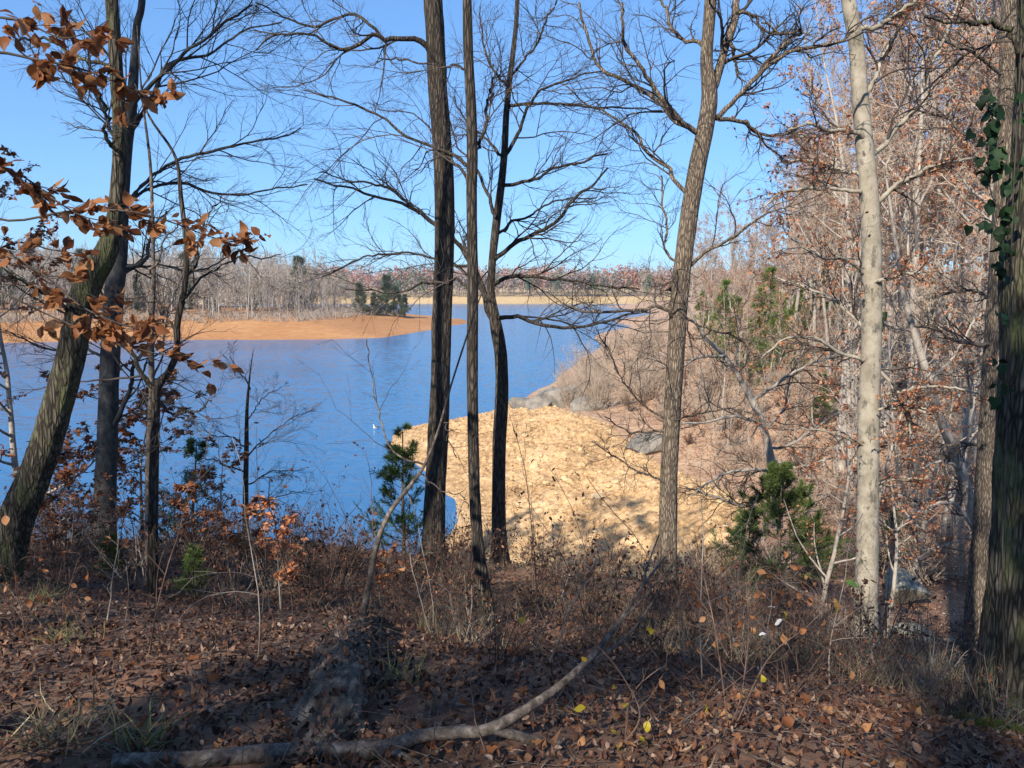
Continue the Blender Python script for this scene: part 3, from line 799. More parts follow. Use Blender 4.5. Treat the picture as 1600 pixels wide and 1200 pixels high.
traced_tree("cherry_tree", "tree with sunlit lower trunk and high fork standing before the pale bank",
    [(1041, 912, 30), (1043, 860, 27), (1045, 760, 26), (1050, 650, 26), (1056, 550, 26), (1063, 450, 26), (1075, 350, 26), (1089, 265, 25), (1102, 205, 24), (1109, 150, 22), (1104, 90, 17), (1110, 0, 16), (1116, -150, 14), (1105, -400, 9), (1120, -700, 4)],
    10.5, [([(1110, 152, 15), (1122, 115, 15), (1135, 70, 13), (1148, 25, 12), (1158, -40, 10), (1175, -200, 6)], 0.4),
           ([(1092, 205, 10), (1065, 185, 9), (1045, 162, 8), (1018, 128, 7), (1000, 98, 6), (975, 72, 6), (970, 45, 5), (974, 0, 4)], -0.5),
           ([(1080, 198, 9), (1055, 185, 8), (1030, 160, 7), (995, 132, 6), (960, 115, 6), (940, 100, 5), (922, 65, 5), (905, 5, 4)], 0.5),
           ([(1073, 310, 8), (1052, 282, 7), (1045, 262, 7), (1012, 243, 6), (995, 222, 5), (965, 192, 4), (925, 165, 3), (880, 130, 2)], 0.8),
           ([(1118, 184, 9), (1145, 160, 8), (1175, 130, 8), (1195, 108, 7), (1230, 82, 6), (1265, 70, 6), (1310, 65, 5), (1350, 30, 3)], -0.4),
           ([(1190, 112, 6), (1205, 85, 6), (1230, 62, 5), (1250, 50, 5), (1220, 45, 4), (1190, 35, 3)], -0.2),
           ([(1122, 182, 8), (1150, 182, 7), (1170, 188, 7), (1181, 202, 6), (1215, 208, 4), (1260, 203, 3)], 0.4),
           ([(1100, 78, 7), (1070, 65, 6), (1045, 35, 5), (1030, 0, 4)], 0.5),
           ([(1078, 416, 7), (1100, 397, 6), (1140, 375, 5), (1180, 345, 4), (1230, 320, 3), (1290, 300, 2)], -0.9),
           ([(1066, 405, 6), (1047, 405, 5), (1038, 380, 4), (1035, 320, 4), (1032, 275, 3)], 0.4),
           ([(1056, 500, 8), (1040, 485, 7), (1022, 476, 7), (1000, 480, 6), (960, 486, 5), (915, 487, 5), (880, 474, 4)], -0.4),
           ([(1070, 415, 6), (1050, 440, 5), (1045, 455, 4), (1043, 480, 3)], 0.3),
           ([(1140, 55, 6), (1150, 80, 6), (1148, 95, 5), (1160, 130, 3)], 0.2), ([(1150, 20, 6), (1180, 20, 5), (1200, 45, 4), (1240, 50, 3)], 0.3),
           ([(1046, 655, 4), (1015, 640, 4), (985, 610, 3), (955, 560, 3), (930, 510, 2)], -0.5),
           ([(1045, 673, 5), (1010, 675, 4), (970, 668, 3), (945, 650, 2)], -0.3), ([(1043, 755, 4), (1000, 735, 4), (960, 712, 3), (925, 690, 2)], -0.2),
           ([(1050, 660, 4), (1085, 650, 3), (1130, 640, 3), (1180, 650, 2)], -0.6), ([(1060, 490, 5), (1100, 510, 4), (1150, 530, 3), (1190, 570, 2)], 0.4)],
    "bark_tan", 109, auto=5, auto_range=(0.74, 0.98), auto_len=3.0, k=(8, 6, 4), wander=0.26, bark_kw=dict(amp=0.045, kth=4.5, kz=2.0, flare=0.25, sides=36, spacing=0.04), leaf=(60, 0.03, "leaf_dark"))

traced_tree("beech_tree", "smooth pale blotched trunk with rusty leaf sprays right of the green cedar",
    [(1352, 1030, 34), (1353, 950, 31), (1355, 860, 30), (1356, 750, 29), (1357, 650, 29), (1361, 560, 27), (1362, 480, 27), (1361, 380, 26), (1357, 300, 25), (1350, 220, 23), (1343, 140, 21), (1338, 70, 19), (1326, 0, 18), (1315, -100, 15), (1320, -400, 9), (1330, -700, 4)],
    11.0, [([(1362, 243, 9), (1380, 226, 8), (1400, 205, 8), (1425, 178, 7), (1444, 157, 6), (1444, 127, 6), (1460, 90, 5), (1475, 62, 5), (1502, 0, 4)], 0.5),
           ([(1366, 318, 9), (1382, 300, 8), (1405, 278, 7), (1440, 262, 7), (1480, 250, 5), (1530, 245, 3)], -0.5),
           ([(1352, 152, 8), (1365, 125, 7), (1378, 95, 6), (1400, 50, 5), (1425, 5, 4)], 0.5), ([(1340, 45, 8), (1370, 32, 7), (1400, 15, 6), (1440, -10, 5)], -0.4),
           ([(1350, 222, 8), (1325, 205, 7), (1295, 208, 6), (1265, 200, 5), (1230, 205, 3)], -0.6), ([(1348, 275, 7), (1310, 255, 6), (1275, 245, 5), (1230, 250, 3)], 0.4),
           ([(1352, 302, 7), (1300, 302, 6), (1245, 300, 5), (1190, 325, 3)], -0.5), ([(1364, 570, 7), (1385, 590, 6), (1402, 620, 6), (1418, 650, 5), (1424, 680, 4)], -0.4),
           ([(1356, 430, 6), (1320, 400, 5), (1280, 395, 4), (1235, 370, 3)], -0.7), ([(1352, 560, 7), (1310, 550, 6), (1265, 525, 5), (1225, 530, 4), (1190, 560, 3)], -0.7),
           ([(1364, 620, 5), (1410, 612, 5), (1470, 605, 4), (1530, 615, 3)], -0.4), ([(1360, 640, 5), (1420, 640, 4), (1480, 650, 3)], -0.8), ([(1354, 520, 6), (1300, 470, 5), (1260, 450, 4), (1215, 435, 3)], 0.8),
           ([(1358, 700, 5), (1320, 690, 4), (1270, 670, 3), (1220, 672, 2)], -0.5), ([(1362, 770, 5), (1400, 750, 4), (1450, 745, 3)], -0.5), ([(1360, 440, 6), (1400, 430, 5), (1450, 425, 3)], -0.6)],
    "bark_beech", 110, auto=6, auto_range=(0.7, 0.97), auto_len=3.0, k=(8, 6, 4), wander=0.2, flat=0.5, bark_kw=dict(amp=0.012, kth=3, kz=1.5, flare=0.3, sides=32), leaf=(4200, 0.055, "leaf_orange"))

traced_tree("ironwood_tree", "brown trunk directly behind the thick ivy-hung trunk at right",
    [(1523, 1060, 32), (1527, 950, 28), (1534, 850, 26), (1542, 720, 25), (1549, 600, 24), (1556, 480, 23), (1563, 360, 21), (1570, 200, 19), (1575, 60, 18), (1577, -50, 16), (1570, -400, 10), (1580, -700, 4)],
    12.0, [([(1548, 540, 7), (1520, 537, 6), (1490, 535, 6), (1465, 520, 5), (1430, 510, 3)], -0.5), ([(1556, 470, 5), (1510, 455, 4), (1470, 460, 3)], 0.6),
           ([(1568, 230, 6), (1520, 210, 5), (1470, 180, 4), (1420, 170, 2)], 0.6), ([(1572, 120, 6), (1530, 95, 5), (1480, 70, 4), (1430, 55, 2)], -0.5), ([(1545, 700, 5), (1500, 690, 4), (1450, 700, 3)], 0.5)],
    "bark_tan", 111, auto=5, auto_range=(0.7, 0.97), auto_len=3, k=(8, 6, 4), bark_kw=dict(amp=0.04, flare=0.3, sides=28))

traced_tree("hickory_tree", "thickest furrowed grey trunk cut by the right edge of the photo",
    [(1592, 1150, 100), (1594, 1050, 88), (1598, 950, 80), (1602, 850, 74), (1606, 700, 70), (1610, 550, 66), (1615, 400, 72), (1622, 250, 58), (1628, 100, 54), (1632, 0, 52), (1640, -300, 44), (1650, -800, 26), (1660, -1500, 8)],
    5.0, [([(1606, 100, 10), (1560, 40, 8), (1520, 35, 6), (1490, 40, 4), (1440, 30, 3)], -0.2)],
    "bark_oak", 112, auto=8, auto_range=(0.72, 0.97), auto_len=3.0, k=(7, 5, 4), bark_kw=dict(amp=0.075, kth=6, kz=2.0, flare=0.35, sides=64, spacing=0.025, zfine=15.0))

traced_tree("twisted_tree", "leaning grey lichened tree with tangled dark boughs right of the sunlit trunk",
    [(1214, 800, 14), (1212, 770, 13), (1204, 715, 12), (1190, 660, 11), (1172, 620, 10), (1150, 582, 8), (1128, 552, 7), (1100, 525, 5), (1075, 480, 4), (1065, 440, 2)],
    16.0, [([(1190, 660, 6), (1150, 650, 5), (1110, 662, 4), (1060, 665, 3), (1010, 690, 2)], -1.0), ([(1175, 625, 6), (1210, 600, 5), (1250, 575, 4), (1290, 560, 3), (1330, 545, 2)], -0.6),
           ([(1200, 700, 5), (1235, 690, 5), (1280, 660, 4), (1320, 640, 2)], 0.6), ([(1160, 598, 5), (1150, 560, 4), (1155, 520, 3), (1140, 470, 2)], 0.4), ([(1130, 555, 5), (1090, 560, 4), (1060, 575, 3), (1010, 560, 2)], -0.8),
           ([(1208, 740, 6), (1170, 735, 5), (1120, 745, 4), (1080, 775, 3)], -0.9), ([(1210, 760, 6), (1165, 790, 5), (1120, 775, 4), (1070, 760, 2)], 0.5), ([(1205, 720, 5), (1250, 730, 4), (1300, 715, 3)], -0.6),
           ([(1195, 670, 5), (1225, 640, 4), (1235, 590, 3), (1260, 540, 2)], 0.8)],
    "bark_grey", 113, k=(10, 6, 4), wander=0.32, bark_kw=dict(amp=0.03, flare=0.2, sides=14), leaf=(130, 0.035, "leaf_dark"))
traced_tree("leaning_tree", "thin leaning trunk bending left in front of the brown trunk at right",
    [(1538, 890, 16), (1530, 840, 15), (1510, 765, 14), (1490, 705, 13), (1466, 645, 12), (1450, 590, 11), (1430, 525, 9), (1412, 460, 7), (1400, 380, 5), (1385, 280, 3)],
    15.0, [([(1530, 845, 7), (1500, 790, 6), (1460, 785, 5), (1425, 805, 3), (1400, 830, 2)], -0.5), ([(1470, 655, 5), (1430, 640, 4), (1390, 620, 3)], 0.5), ([(1450, 595, 5), (1490, 560, 4), (1520, 500, 3)], 0.5),
           ([(1428, 520, 5), (1380, 500, 4), (1340, 460, 3)], -0.4), ([(1500, 730, 5), (1470, 720, 4), (1430, 735, 2)], -0.4)],
    "bark_grey", 114, k=(8, 6, 4), wander=0.28, bark_kw=dict(amp=0.03, flare=0.2, sides=14), leaf=(80, 0.04, "leaf_rust"))
traced_tree("bent_sapling", "bare bowed stem crossing in front of the shaggy central trunk",
    [(563, 985, 10), (575, 920, 9), (589, 850, 8), (608, 802, 7), (640, 760, 6), (663, 727, 5), (685, 672, 4), (704, 605, 3), (724, 542, 3), (744, 482, 2), (764, 428, 1.5)],
    5.2, [([(663, 727, 4), (630, 700, 3), (600, 655, 3), (580, 590, 2), (573, 530, 2)], 0.2), ([(690, 655, 3), (705, 690, 2), (712, 715, 2)], -0.1), ([(660, 730, 3), (690, 760, 2), (730, 800, 2)], -0.1)],
    "dead_wood", 115, k=(3, 2, 2), bark_kw=dict(amp=0.02, flare=0.2, sides=12))

# ------------------------------------------------------------------ single leaves as pieces
def leaf_mesh(name, m, prof, lobes=0, seed=0, curl=0.3, n=8, wave=0.03, heart=0.0):
    rng = np.random.default_rng(seed)
    V, F = [], []
    bend = rng.normal(0, curl); tw = rng.normal(0, 0.35); fold = rng.uniform(0.1, 0.5)
    for i in range(n):
        u = i / (n - 1)
        wdt = np.interp(u, np.linspace(0, 1, len(prof)), prof)
        if lobes: wdt *= 0.72 + 0.38 * math.sin(u * lobes * 2 * math.pi + 0.6)
        z0 = bend * (u - 0.35) ** 2 * 1.5
        for sgn in (1, 0, -1):
            wv = rng.normal(0, wave) if sgn else 0
            y = sgn * wdt
            V.append((u - heart * abs(sgn) * (1 - u) ** 3, y * math.cos(tw * u), z0 + fold * wdt * abs(sgn) + y * math.sin(tw * u) + wv))
    for i in range(n - 1):
        a = i * 3
        F += [(a, a + 3, a + 4, a + 1), (a + 1, a + 4, a + 5, a + 2)]
    st = len(V)
    V += [(-0.28, 0.012, -0.02), (-0.28, -0.012, -0.02), (0, -0.012, 0), (0, 0.012, 0)]
    F.append((st, st + 1, st + 2, st + 3))
    return new_mesh(name, [(V, F, 0)], m)

BEECH = [0.02, 0.2, 0.3, 0.33, 0.28, 0.17, 0.0]
OAK = [0.03, 0.12, 0.24, 0.3, 0.34, 0.26, 0.0]
IVY = [0.3, 0.46, 0.45, 0.36, 0.22, 0.1, 0.0]
LV = {
    "brown": [leaf_mesh("beech_leaf", M["leaf_brown"], BEECH, seed=i, curl=0.5) for i in range(7)],
    "litter": [leaf_mesh("litter_leaf", M["leaf_brown"], BEECH if i % 2 else OAK, lobes=0 if i % 2 else 3, n=8 if i % 2 else 13, seed=20 + i, curl=0.6, wave=0.05) for i in range(8)],
    "yellow": [leaf_mesh("yellow_leaf", M["leaf_yellow"], BEECH, seed=40 + i, curl=0.35) for i in range(4)],
    "pale": [leaf_mesh("pale_leaf", M["leaf_pale"], BEECH, seed=50 + i, curl=0.35) for i in range(3)],
    "green": [leaf_mesh("green_leaf", M["leaf_green"], BEECH, seed=60 + i, curl=0.25) for i in range(3)],
    "ivy": [leaf_mesh("ivy_leaf", M["leaf_ivy"], IVY, seed=70 + i, curl=0.3, heart=0.14) for i in range(4)],
}
def put_leaf(kind, parent, pos, axis, nrm, size, rng, base=(0, 0, 0)):
    o = bpy.data.objects.new("leaf", LV[kind][int(rng.integers(len(LV[kind])))])
    COL.objects.link(o); o.parent = parent
    A = Vector(axis).normalized(); N = Vector(nrm); N = (N - A * N.dot(A)).normalized(); S = N.cross(A)
    m = Matrix((A, S, N)).transposed().to_4x4()
    m = Matrix.Translation(Vector(np.asarray(pos) - np.asarray(base))) @ m @ Matrix.Diagonal((size, size, size, 1))
    o.matrix_basis = m
    return o

def branch_leaves(rng, root, base, C, count, size, kind, t0=0.1, layer=0.5, hang=0.2):
    B, n, _ = C.shape
    for q in range(count):
        b = int(rng.integers(B)); f = rng.uniform(t0, 1) * (n - 1); i = min(int(f), n - 2)
        p = C[b, i] + (C[b, i + 1] - C[b, i]) * (f - i)
        t = norm(C[b, i + 1] - C[b, i])
        put_leaf(kind, root, p, t + rng.normal(0, 0.6, 3) + np.array([0, 0, -hang]), rng.normal(0, layer, 3) + np.array([0, 0, 1]), size * rng.uniform(0.75, 1.2), rng, base)

# the beech just outside the frame on the left, its leafy boughs reaching in
rng = np.random.default_rng(7)
bx, by = P(-170, 600, 4.4)[0], 4.4
bz = H([bx], [by])[0]
base = np.array([bx, by, bz])
root = thing("young_beech", "beech at the left edge reaching in with big dry brown leaves", "tree", tuple(base))
tp = np.array([(bx, by, bz - 0.3, 0.075), (bx + 0.03, by, bz + 1.0, 0.066), (bx - 0.05, by + 0.05, bz + 2.4, 0.058), (bx + 0.02, by, bz + 4.2, 0.046), (bx, by, bz + 6.5, 0.02)])
v, f = trunk_mesh(tp, bz, sides=20, spacing=0.06, amp=0.01, flare=0.35, seed=3)
obj("trunk", new_mesh("trunk", [(v - base, f, 0)], M["bark_beech"]), root)
BOUGHS = [([(-165, 120, 8), (-80, 85, 7), (0, 82, 6), (50, 92, 5), (95, 100, 5), (140, 112, 4), (200, 136, 3), (245, 150, 2)], 4.2, 0.2, 62),
          ([(-165, 60, 7), (-60, 30, 6), (10, 28, 5), (50, 40, 4), (100, 60, 3), (150, 45, 2)], 4.3, -0.4, 38),
          ([(-165, 300, 8), (-70, 255, 6), (0, 262, 5), (40, 278, 4), (85, 312, 4), (135, 340, 3), (185, 345, 2)], 4.2, 0.0, 52),
          ([(-165, 340, 8), (-60, 330, 6), (20, 345, 5), (110, 330, 5), (200, 330, 4), (270, 348, 3), (335, 372, 3), (395, 382, 2)], 4.3, 0.3, 52),
          ([(-165, 350, 8), (-60, 345, 7), (0, 388, 6), (40, 412, 5), (85, 442, 5), (124, 477, 4), (185, 505, 3), (240, 520, 2)], 4.2, -0.3, 60),
          ([(-165, 470, 7), (-60, 440, 6), (0, 455, 5), (60, 485, 4), (130, 515, 3), (200, 540, 3), (270, 560, 2), (320, 575, 2)], 4.3, 0.2, 38),
          ([(-165, 420, 7), (-60, 420, 5), (20, 380, 4), (80, 390, 3), (140, 400, 2)], 4.5, 0.2, 12)]
tw, fol = [], []
for pts, Y, dy, nl in BOUGHS:
    s_ = spline(px_path(pts, Y, dy), 24); s_[:, 3] *= 0.6
    c = s_[None, :, :3]; r = np.maximum(s_[None, :, 3], 0.0015)
    v, f = tubes(c, r, 6)
    obj("bough", new_mesh("bough", [(v - base, f, 0)], M["twig"]), root)
    c1, r1 = spawn(rng, c, r, 13, 0.44, 0.99, (0.4, 1.0), 0.18, 0.5, 6, 0.15, 0.0, 0.4, 0.0012)
    c2, r2 = spawn(rng, c1, r1, 3, 0.2, 0.95, (0.4, 1.0), 0.5, 0.6, 4, 0.15, 0.0, 0.4, 0.001)
    for cc, rr in ((c1, r1), (c2, r2)):
        v, f = tubes(cc, rr, 3); tw.append((v - base, f, 0))
    branch_leaves(rng, root, base, c1, int(nl * 0.6), 0.088, "brown", 0.3)
    branch_leaves(rng, root, base, c2, nl - int(nl * 0.6), 0.08, "brown", 0.2)
    v, f = twig_leaves(rng, c2, int(nl * 1.0), 0.075, layer=0.6, curl=0.4)
    fol.append((v - base, f, 0))
obj("twigs", new_mesh("twigs", tw, M["twig"]), root, kind="stuff")
obj("foliage", new_mesh("foliage", fol, M["leaf_bough"], smooth=False), root, kind="stuff")

# ------------------------------------------------------------------ free-standing tree templates
TEMPL = []
def auto_tree(name, label, cat, seed, height, r0, bark_m, twig_m, nl=14, k=(7, 6, 4), crown=(0.3, 0.97), ang=(0.5, 1.0), limb_len=0.34, rmin=0.012, leaf=None, wander=0.2, trop=0.04, flat=1.0, lean=0.05, sides=10, single=False, group=None):
    rng = np.random.default_rng(seed)
    n = 30
    q = grow(rng, np.zeros((1, 3)), np.array([[rng.normal(0, lean), rng.normal(0, lean), 1.0]]), np.array([height * 1.02]), n, 0.035, 0.03)[0]
    q[:, 2] -= 0.3
    rad = np.maximum(r0 * (1 - np.linspace(0, 1, n) ** 1.1 * 0.93), rmin)
    rad[:2] *= np.array([1.35, 1.1])
    v, f = tubes(q[None], rad[None], sides)
    parts_t = [(v, f, 0)]
    c0, ra = spawn(rng, q[None], rad[None], nl, crown[0], crown[1], ang, limb_len, 0.55, 12, wander * 0.5, 0.06, 1.0, rmin, lenabs=height)
    c1, r1 = spawn(rng, c0, ra, k[0], 0.15, 0.98, (0.4, 1.0), 0.42, 0.6, 7, wander, trop, flat, rmin)
    c2, r2 = spawn(rng, c1, r1, k[1], 0.1, 0.98, (0.4, 1.0), 0.5, 0.65, 4, wander, trop, flat, rmin)
    lv = [(c0, ra, 5), (c1, r1, 3), (c2, r2, 3)]
    if len(k) > 2:
        c3, r3 = spawn(rng, c2, r2, k[2], 0.1, 0.98, (0.4, 0.9), 0.5, 0.7, 2, wander, trop, flat, rmin * 0.8)
        lv.append((c3, r3, 3))
    parts_b = [(*tubes(c, r, s_), 0 if i == 0 else 1) for i, (c, r, s_) in enumerate(lv)]
    if single:
        root = obj(name, new_mesh(name, parts_t + parts_b, [M[bark_m], M[twig_m]])); tag(root, label, cat, group)
    else:
        root = thing(name, label, cat, (0, 0, -100), group)
        obj("trunk", new_mesh("trunk", parts_t, M[bark_m]), root)
        obj("crown", new_mesh("crown", parts_b, [M[bark_m], M[twig_m]]), root)
    if leaf:
        v, f = twig_leaves(rng, lv[-1][0], leaf[0], leaf[1], layer=0.8, simple=True)
        obj("foliage", new_mesh("foliage", [(v, f, 0)], M[leaf[2]], smooth=False), root, kind="stuff")
    root["fresh"] = 1
    TEMPL.append(root)
    return root

def place(t, loc, rotz=0.0, scale=1.0, label=None, group=None, tilt=(0, 0)):
    if t.get("fresh"):
        del t["fresh"]
        t.location = loc; t.rotation_euler = (tilt[0], tilt[1], rotz); t.scale = (scale,) * 3
        if label: t["label"] = label
        if group: t["group"] = group
        return t
    return copy_tree(t, loc, rotz, scale, label, group, tilt)

def cedar(name, label, seed, height, width, m, blades=5000, blade=0.14, group=None, base_gap=0.06, cone=1.0):
    rng = np.random.default_rng(seed)
    root = thing(name, label, "evergreen", (0, 0, -100), group)
    q = grow(rng, np.zeros((1, 3)), np.array([[0, 0, 1.0]]), np.array([height]), 14, 0.02, 0.03)
    rad = np.linspace(height * 0.018, 0.008, 14)[None]
    v, f = tubes(q, rad, 8)
    v[:, 2] -= 0.1
    obj("trunk", new_mesh("trunk", [(v, f, 0)], M["bark_tan"]), root)
    nb = 46
    t = np.sort(rng.uniform(base_gap, 0.97, nb))
    pos = np.stack([np.interp(t, np.linspace(0, 1, 14), q[0, :, j]) for j in range(3)], 1)
    az = rng.uniform(0, 2 * math.pi, nb)
    D = np.stack([np.cos(az), np.sin(az), rng.uniform(-0.05, 0.45, nb) + 0.5 * t], 1)
    L = width * (1 - t) ** cone * rng.uniform(0.65, 1.2, nb) + 0.08 * width
    c0 = grow(rng, pos, D, L, 7, 0.12, 0.05); r0 = np.maximum(np.outer(0.012 * L, np.linspace(1, 0.3, 7)), 0.003)
    c1, r1 = spawn(rng, c0, r0, 7, 0.25, 0.98, (0.4, 1.0), 0.42, 0.6, 5, 0.15, 0.03, 0.6, 0.0025)
    obj("branches", new_mesh("branches", [(*tubes(c0, r0, 4), 0), (*tubes(c1, r1, 3), 0)], M["twig"]), root)
    cc = np.concatenate([c1, c0[:, ::1][:, 2:7]])
    B, n, _ = cc.shape
    b = rng.integers(0, B, blades); fi = rng.uniform(0.1, 1, blades) * (n - 1); i = np.minimum(fi.astype(int), n - 2)
    p = cc[b, i] + (cc[b, i + 1] - cc[b, i]) * (fi - i)[:, None]
    ax = norm(cc[b, i + 1] - cc[b, i]) + rng.normal(0, 0.65, (blades, 3)) + np.array([0, 0, 0.25])
    nr = rng.normal(0, 1, (blades, 3))
    A = norm(ax); N = norm(nr - (nr * A).sum(-1, keepdims=True) * A)
    sz = blade * rng.uniform(0.5, 1.3, (blades, 1)); wd = sz * 0.042
    V = np.stack([p - N * wd * 0.5, p + N * wd * 0.5, p + A * sz * 0.6 + N * wd, p + A * sz, p + A * sz * 0.6 - N * wd], 1).reshape(-1, 3)
    F = (np.array([(0, 1, 2), (0, 2, 4), (4, 2, 3)])[None] + (np.arange(blades) * 5)[:, None, None]).reshape(-1, 3)
    obj("foliage", new_mesh("foliage", [(V, F, 0)], M[m], smooth=False), root, kind="stuff")
    root["fresh"] = 1
    TEMPL.append(root)
    return root

ZONES = ((130, "left of the mossy leaning trunk"), (235, "behind the bluish trunk"), (300, "near the wishbone sapling"), (380, "left of the lone water-side tree"), (470, "right of the lone water-side tree"), (560, "left of the bowed stem"), (720, "by the shaggy central trunk"), (860, "by the crooked maple"),
         (960, "before the pale bank's middle"), (1060, "by the sunlit trunk"), (1200, "left of the green cedar"), (1290, "beside the green cedar"), (1340, "left of the blotched trunk"), (1420, "right of the blotched trunk"), (1500, "midway between blotched and brown trunks"), (9999, "at the right edge"))
def zone(px):
    return next(t for l, t in ZONES if px < l)

def gp(px, Y, dx=0.0):
    """ground point under photo column px at distance Y"""
    x = (px - 800.0) / FPX * Y * 1.0 + dx
    return (x, Y, H([x], [Y])[0])

# understory beeches with dry leaves
def leafy_sapling(label, px, Y, h, seed, nleaf, size, m, tilt=(0, 0), spread=0.42, crown=(0.12, 0.97), bark_m="bark_grey"):
    t = auto_tree("beech_sapling", label, "tree", seed, h, 0.011 * h, bark_m, "twig", nl=16, k=(6, 4, 3), crown=crown, ang=(0.9, 1.4), limb_len=spread, rmin=0.0019, leaf=None, flat=0.25, trop=0.0, wander=0.12)
    rng = np.random.default_rng(seed + 1)
    return t, rng
def add_leaves(t, seed, count, size, m):
    """flat sprays of dry leaves on a sapling's crown, one foliage part"""
    rng = np.random.default_rng(seed)
    me = [c for c in t.children if c.name.startswith("crown")][0].data
    n = len(me.vertices); co = np.empty(n * 3, np.float32); me.vertices.foreach_get("co", co); co = co.reshape(-1, 3).astype(float)
    i = rng.integers(int(n * 0.35), n, count)
    ax = rng.normal(0, 1, (count, 3)); ax[:, 2] *= 0.35; ax[:, 2] -= 0.2
    v, f = leaves(rng, co[i], ax, rng.normal(0, 0.45, (count, 3)) + np.array([0, 0, 1.0]), size * rng.uniform(0.7, 1.25, count), 0.3, count > 450)
    obj("foliage", new_mesh("foliage", [(v, f, 0)], M[m], smooth=False), t, kind="stuff")

for i, (lab, px, Y, h, nl, sz, m) in enumerate((
        ("beech sapling thick with rust leaves at the left edge before the lake", 20, 11.0, 5.2, 4600, 0.07, "leaf_rust"),
        ("rust-leaved beech sapling around the foot of the bluish trunk", 125, 12.0, 4.0, 4200, 0.07, "leaf_rust"),
        ("low rusty beech sapling right of the bluish trunk, below the wishbone", 205, 11.5, 2.8, 2800, 0.065, "leaf_rust"),
        ("small beech sapling with rusty leaves under the lone water-side tree", 335, 12.0, 1.8, 1200, 0.06, "leaf_rust"),
        ("knee-high beech sprout at the far left by the leaning trunk", 60, 9.0, 1.6, 900, 0.062, "leaf_rust"),
        ("orange-leaved beech sapling left of the pale blotched trunk", 1300, 13.0, 4.4, 1500, 0.055, "leaf_orange"),
        ("orange-leaved beech sapling right of the pale blotched trunk", 1410, 12.5, 4.0, 1500, 0.055, "leaf_orange"),
        ("tall orange-leaved beech sapling deeper in the gully", 1450, 19.0, 6.5, 1800, 0.07, "leaf_orange"),
        ("sparse rusty beech sapling behind the green cedar", 1270, 21.0, 5.0, 700, 0.07, "leaf_rust"))):
    t, r_ = leafy_sapling(lab, px, Y, h, 300 + i, nl, sz, m)
    add_leaves(t, 330 + i, nl, sz, m)
    place(t, gp(px, Y), i * 1.3)
t = auto_tree("beech_sprout", "slim whitish sprout topped by glowing orange leaves left of centre", "sapling", 350, 1.25, 0.011, "stem_pale", "stem_pale", nl=10, k=(4, 3), crown=(0.4, 0.98), ang=(0.9, 1.4), limb_len=0.42, rmin=0.0014, flat=0.3)
add_leaves(t, 351, 420, 0.066, "leaf_orange")
place(t, gp(424, 6.6))
for i, (lab, px, Y, h, nl, m) in enumerate((("low rusty beech sprout left of the glowing orange one", 372, 8.2, 1.2, 420, "leaf_rust"), ("small rusty beech sprout right of the wishbone sapling", 300, 9.0, 1.3, 420, "leaf_rust"),
                                            ("ankle-high rusty sprout before the shaggy central trunk", 600, 8.6, 0.8, 160, "leaf_rust"), ("rusty beech sprout low on the brow at far left", 20, 7.4, 1.2, 420, "leaf_rust"), ("rusty sprout between the two straight trunks at left", 110, 9.2, 1.5, 520, "leaf_rust"))):
    t = auto_tree("beech_sprout", lab, "sapling", 360 + i, h, 0.009, "stem_pale", "twig", nl=10, k=(4, 3), crown=(0.25, 0.98), ang=(0.9, 1.4), limb_len=0.45, rmin=0.0014, flat=0.3)
    add_leaves(t, 370 + i, nl, 0.062, m)
    place(t, gp(px, Y), i)

# cedars
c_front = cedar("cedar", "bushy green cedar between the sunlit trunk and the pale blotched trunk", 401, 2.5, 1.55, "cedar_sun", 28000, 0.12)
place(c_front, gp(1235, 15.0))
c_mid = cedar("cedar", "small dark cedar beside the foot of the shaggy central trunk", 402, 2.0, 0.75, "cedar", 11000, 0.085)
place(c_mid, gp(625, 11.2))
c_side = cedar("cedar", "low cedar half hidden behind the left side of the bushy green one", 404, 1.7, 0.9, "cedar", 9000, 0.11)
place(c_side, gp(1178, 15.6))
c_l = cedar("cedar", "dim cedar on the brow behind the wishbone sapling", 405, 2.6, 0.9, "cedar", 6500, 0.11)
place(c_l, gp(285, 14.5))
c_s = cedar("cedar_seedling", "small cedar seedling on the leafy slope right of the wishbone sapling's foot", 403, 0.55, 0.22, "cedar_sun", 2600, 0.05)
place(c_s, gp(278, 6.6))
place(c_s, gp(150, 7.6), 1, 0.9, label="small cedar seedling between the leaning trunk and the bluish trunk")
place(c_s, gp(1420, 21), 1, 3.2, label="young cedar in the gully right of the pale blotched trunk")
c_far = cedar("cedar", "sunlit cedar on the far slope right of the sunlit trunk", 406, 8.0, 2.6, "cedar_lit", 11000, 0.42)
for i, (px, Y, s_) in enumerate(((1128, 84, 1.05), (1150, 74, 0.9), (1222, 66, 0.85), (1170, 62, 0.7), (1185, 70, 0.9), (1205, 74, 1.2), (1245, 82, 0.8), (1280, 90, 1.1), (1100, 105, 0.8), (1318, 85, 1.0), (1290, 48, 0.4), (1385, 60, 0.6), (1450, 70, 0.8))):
    place(c_far, gp(px, Y), i * 2.1, s_, label="sunlit cedar on the far slope, seen " + zone(px), group="cedars on the far slope " + zone(px))

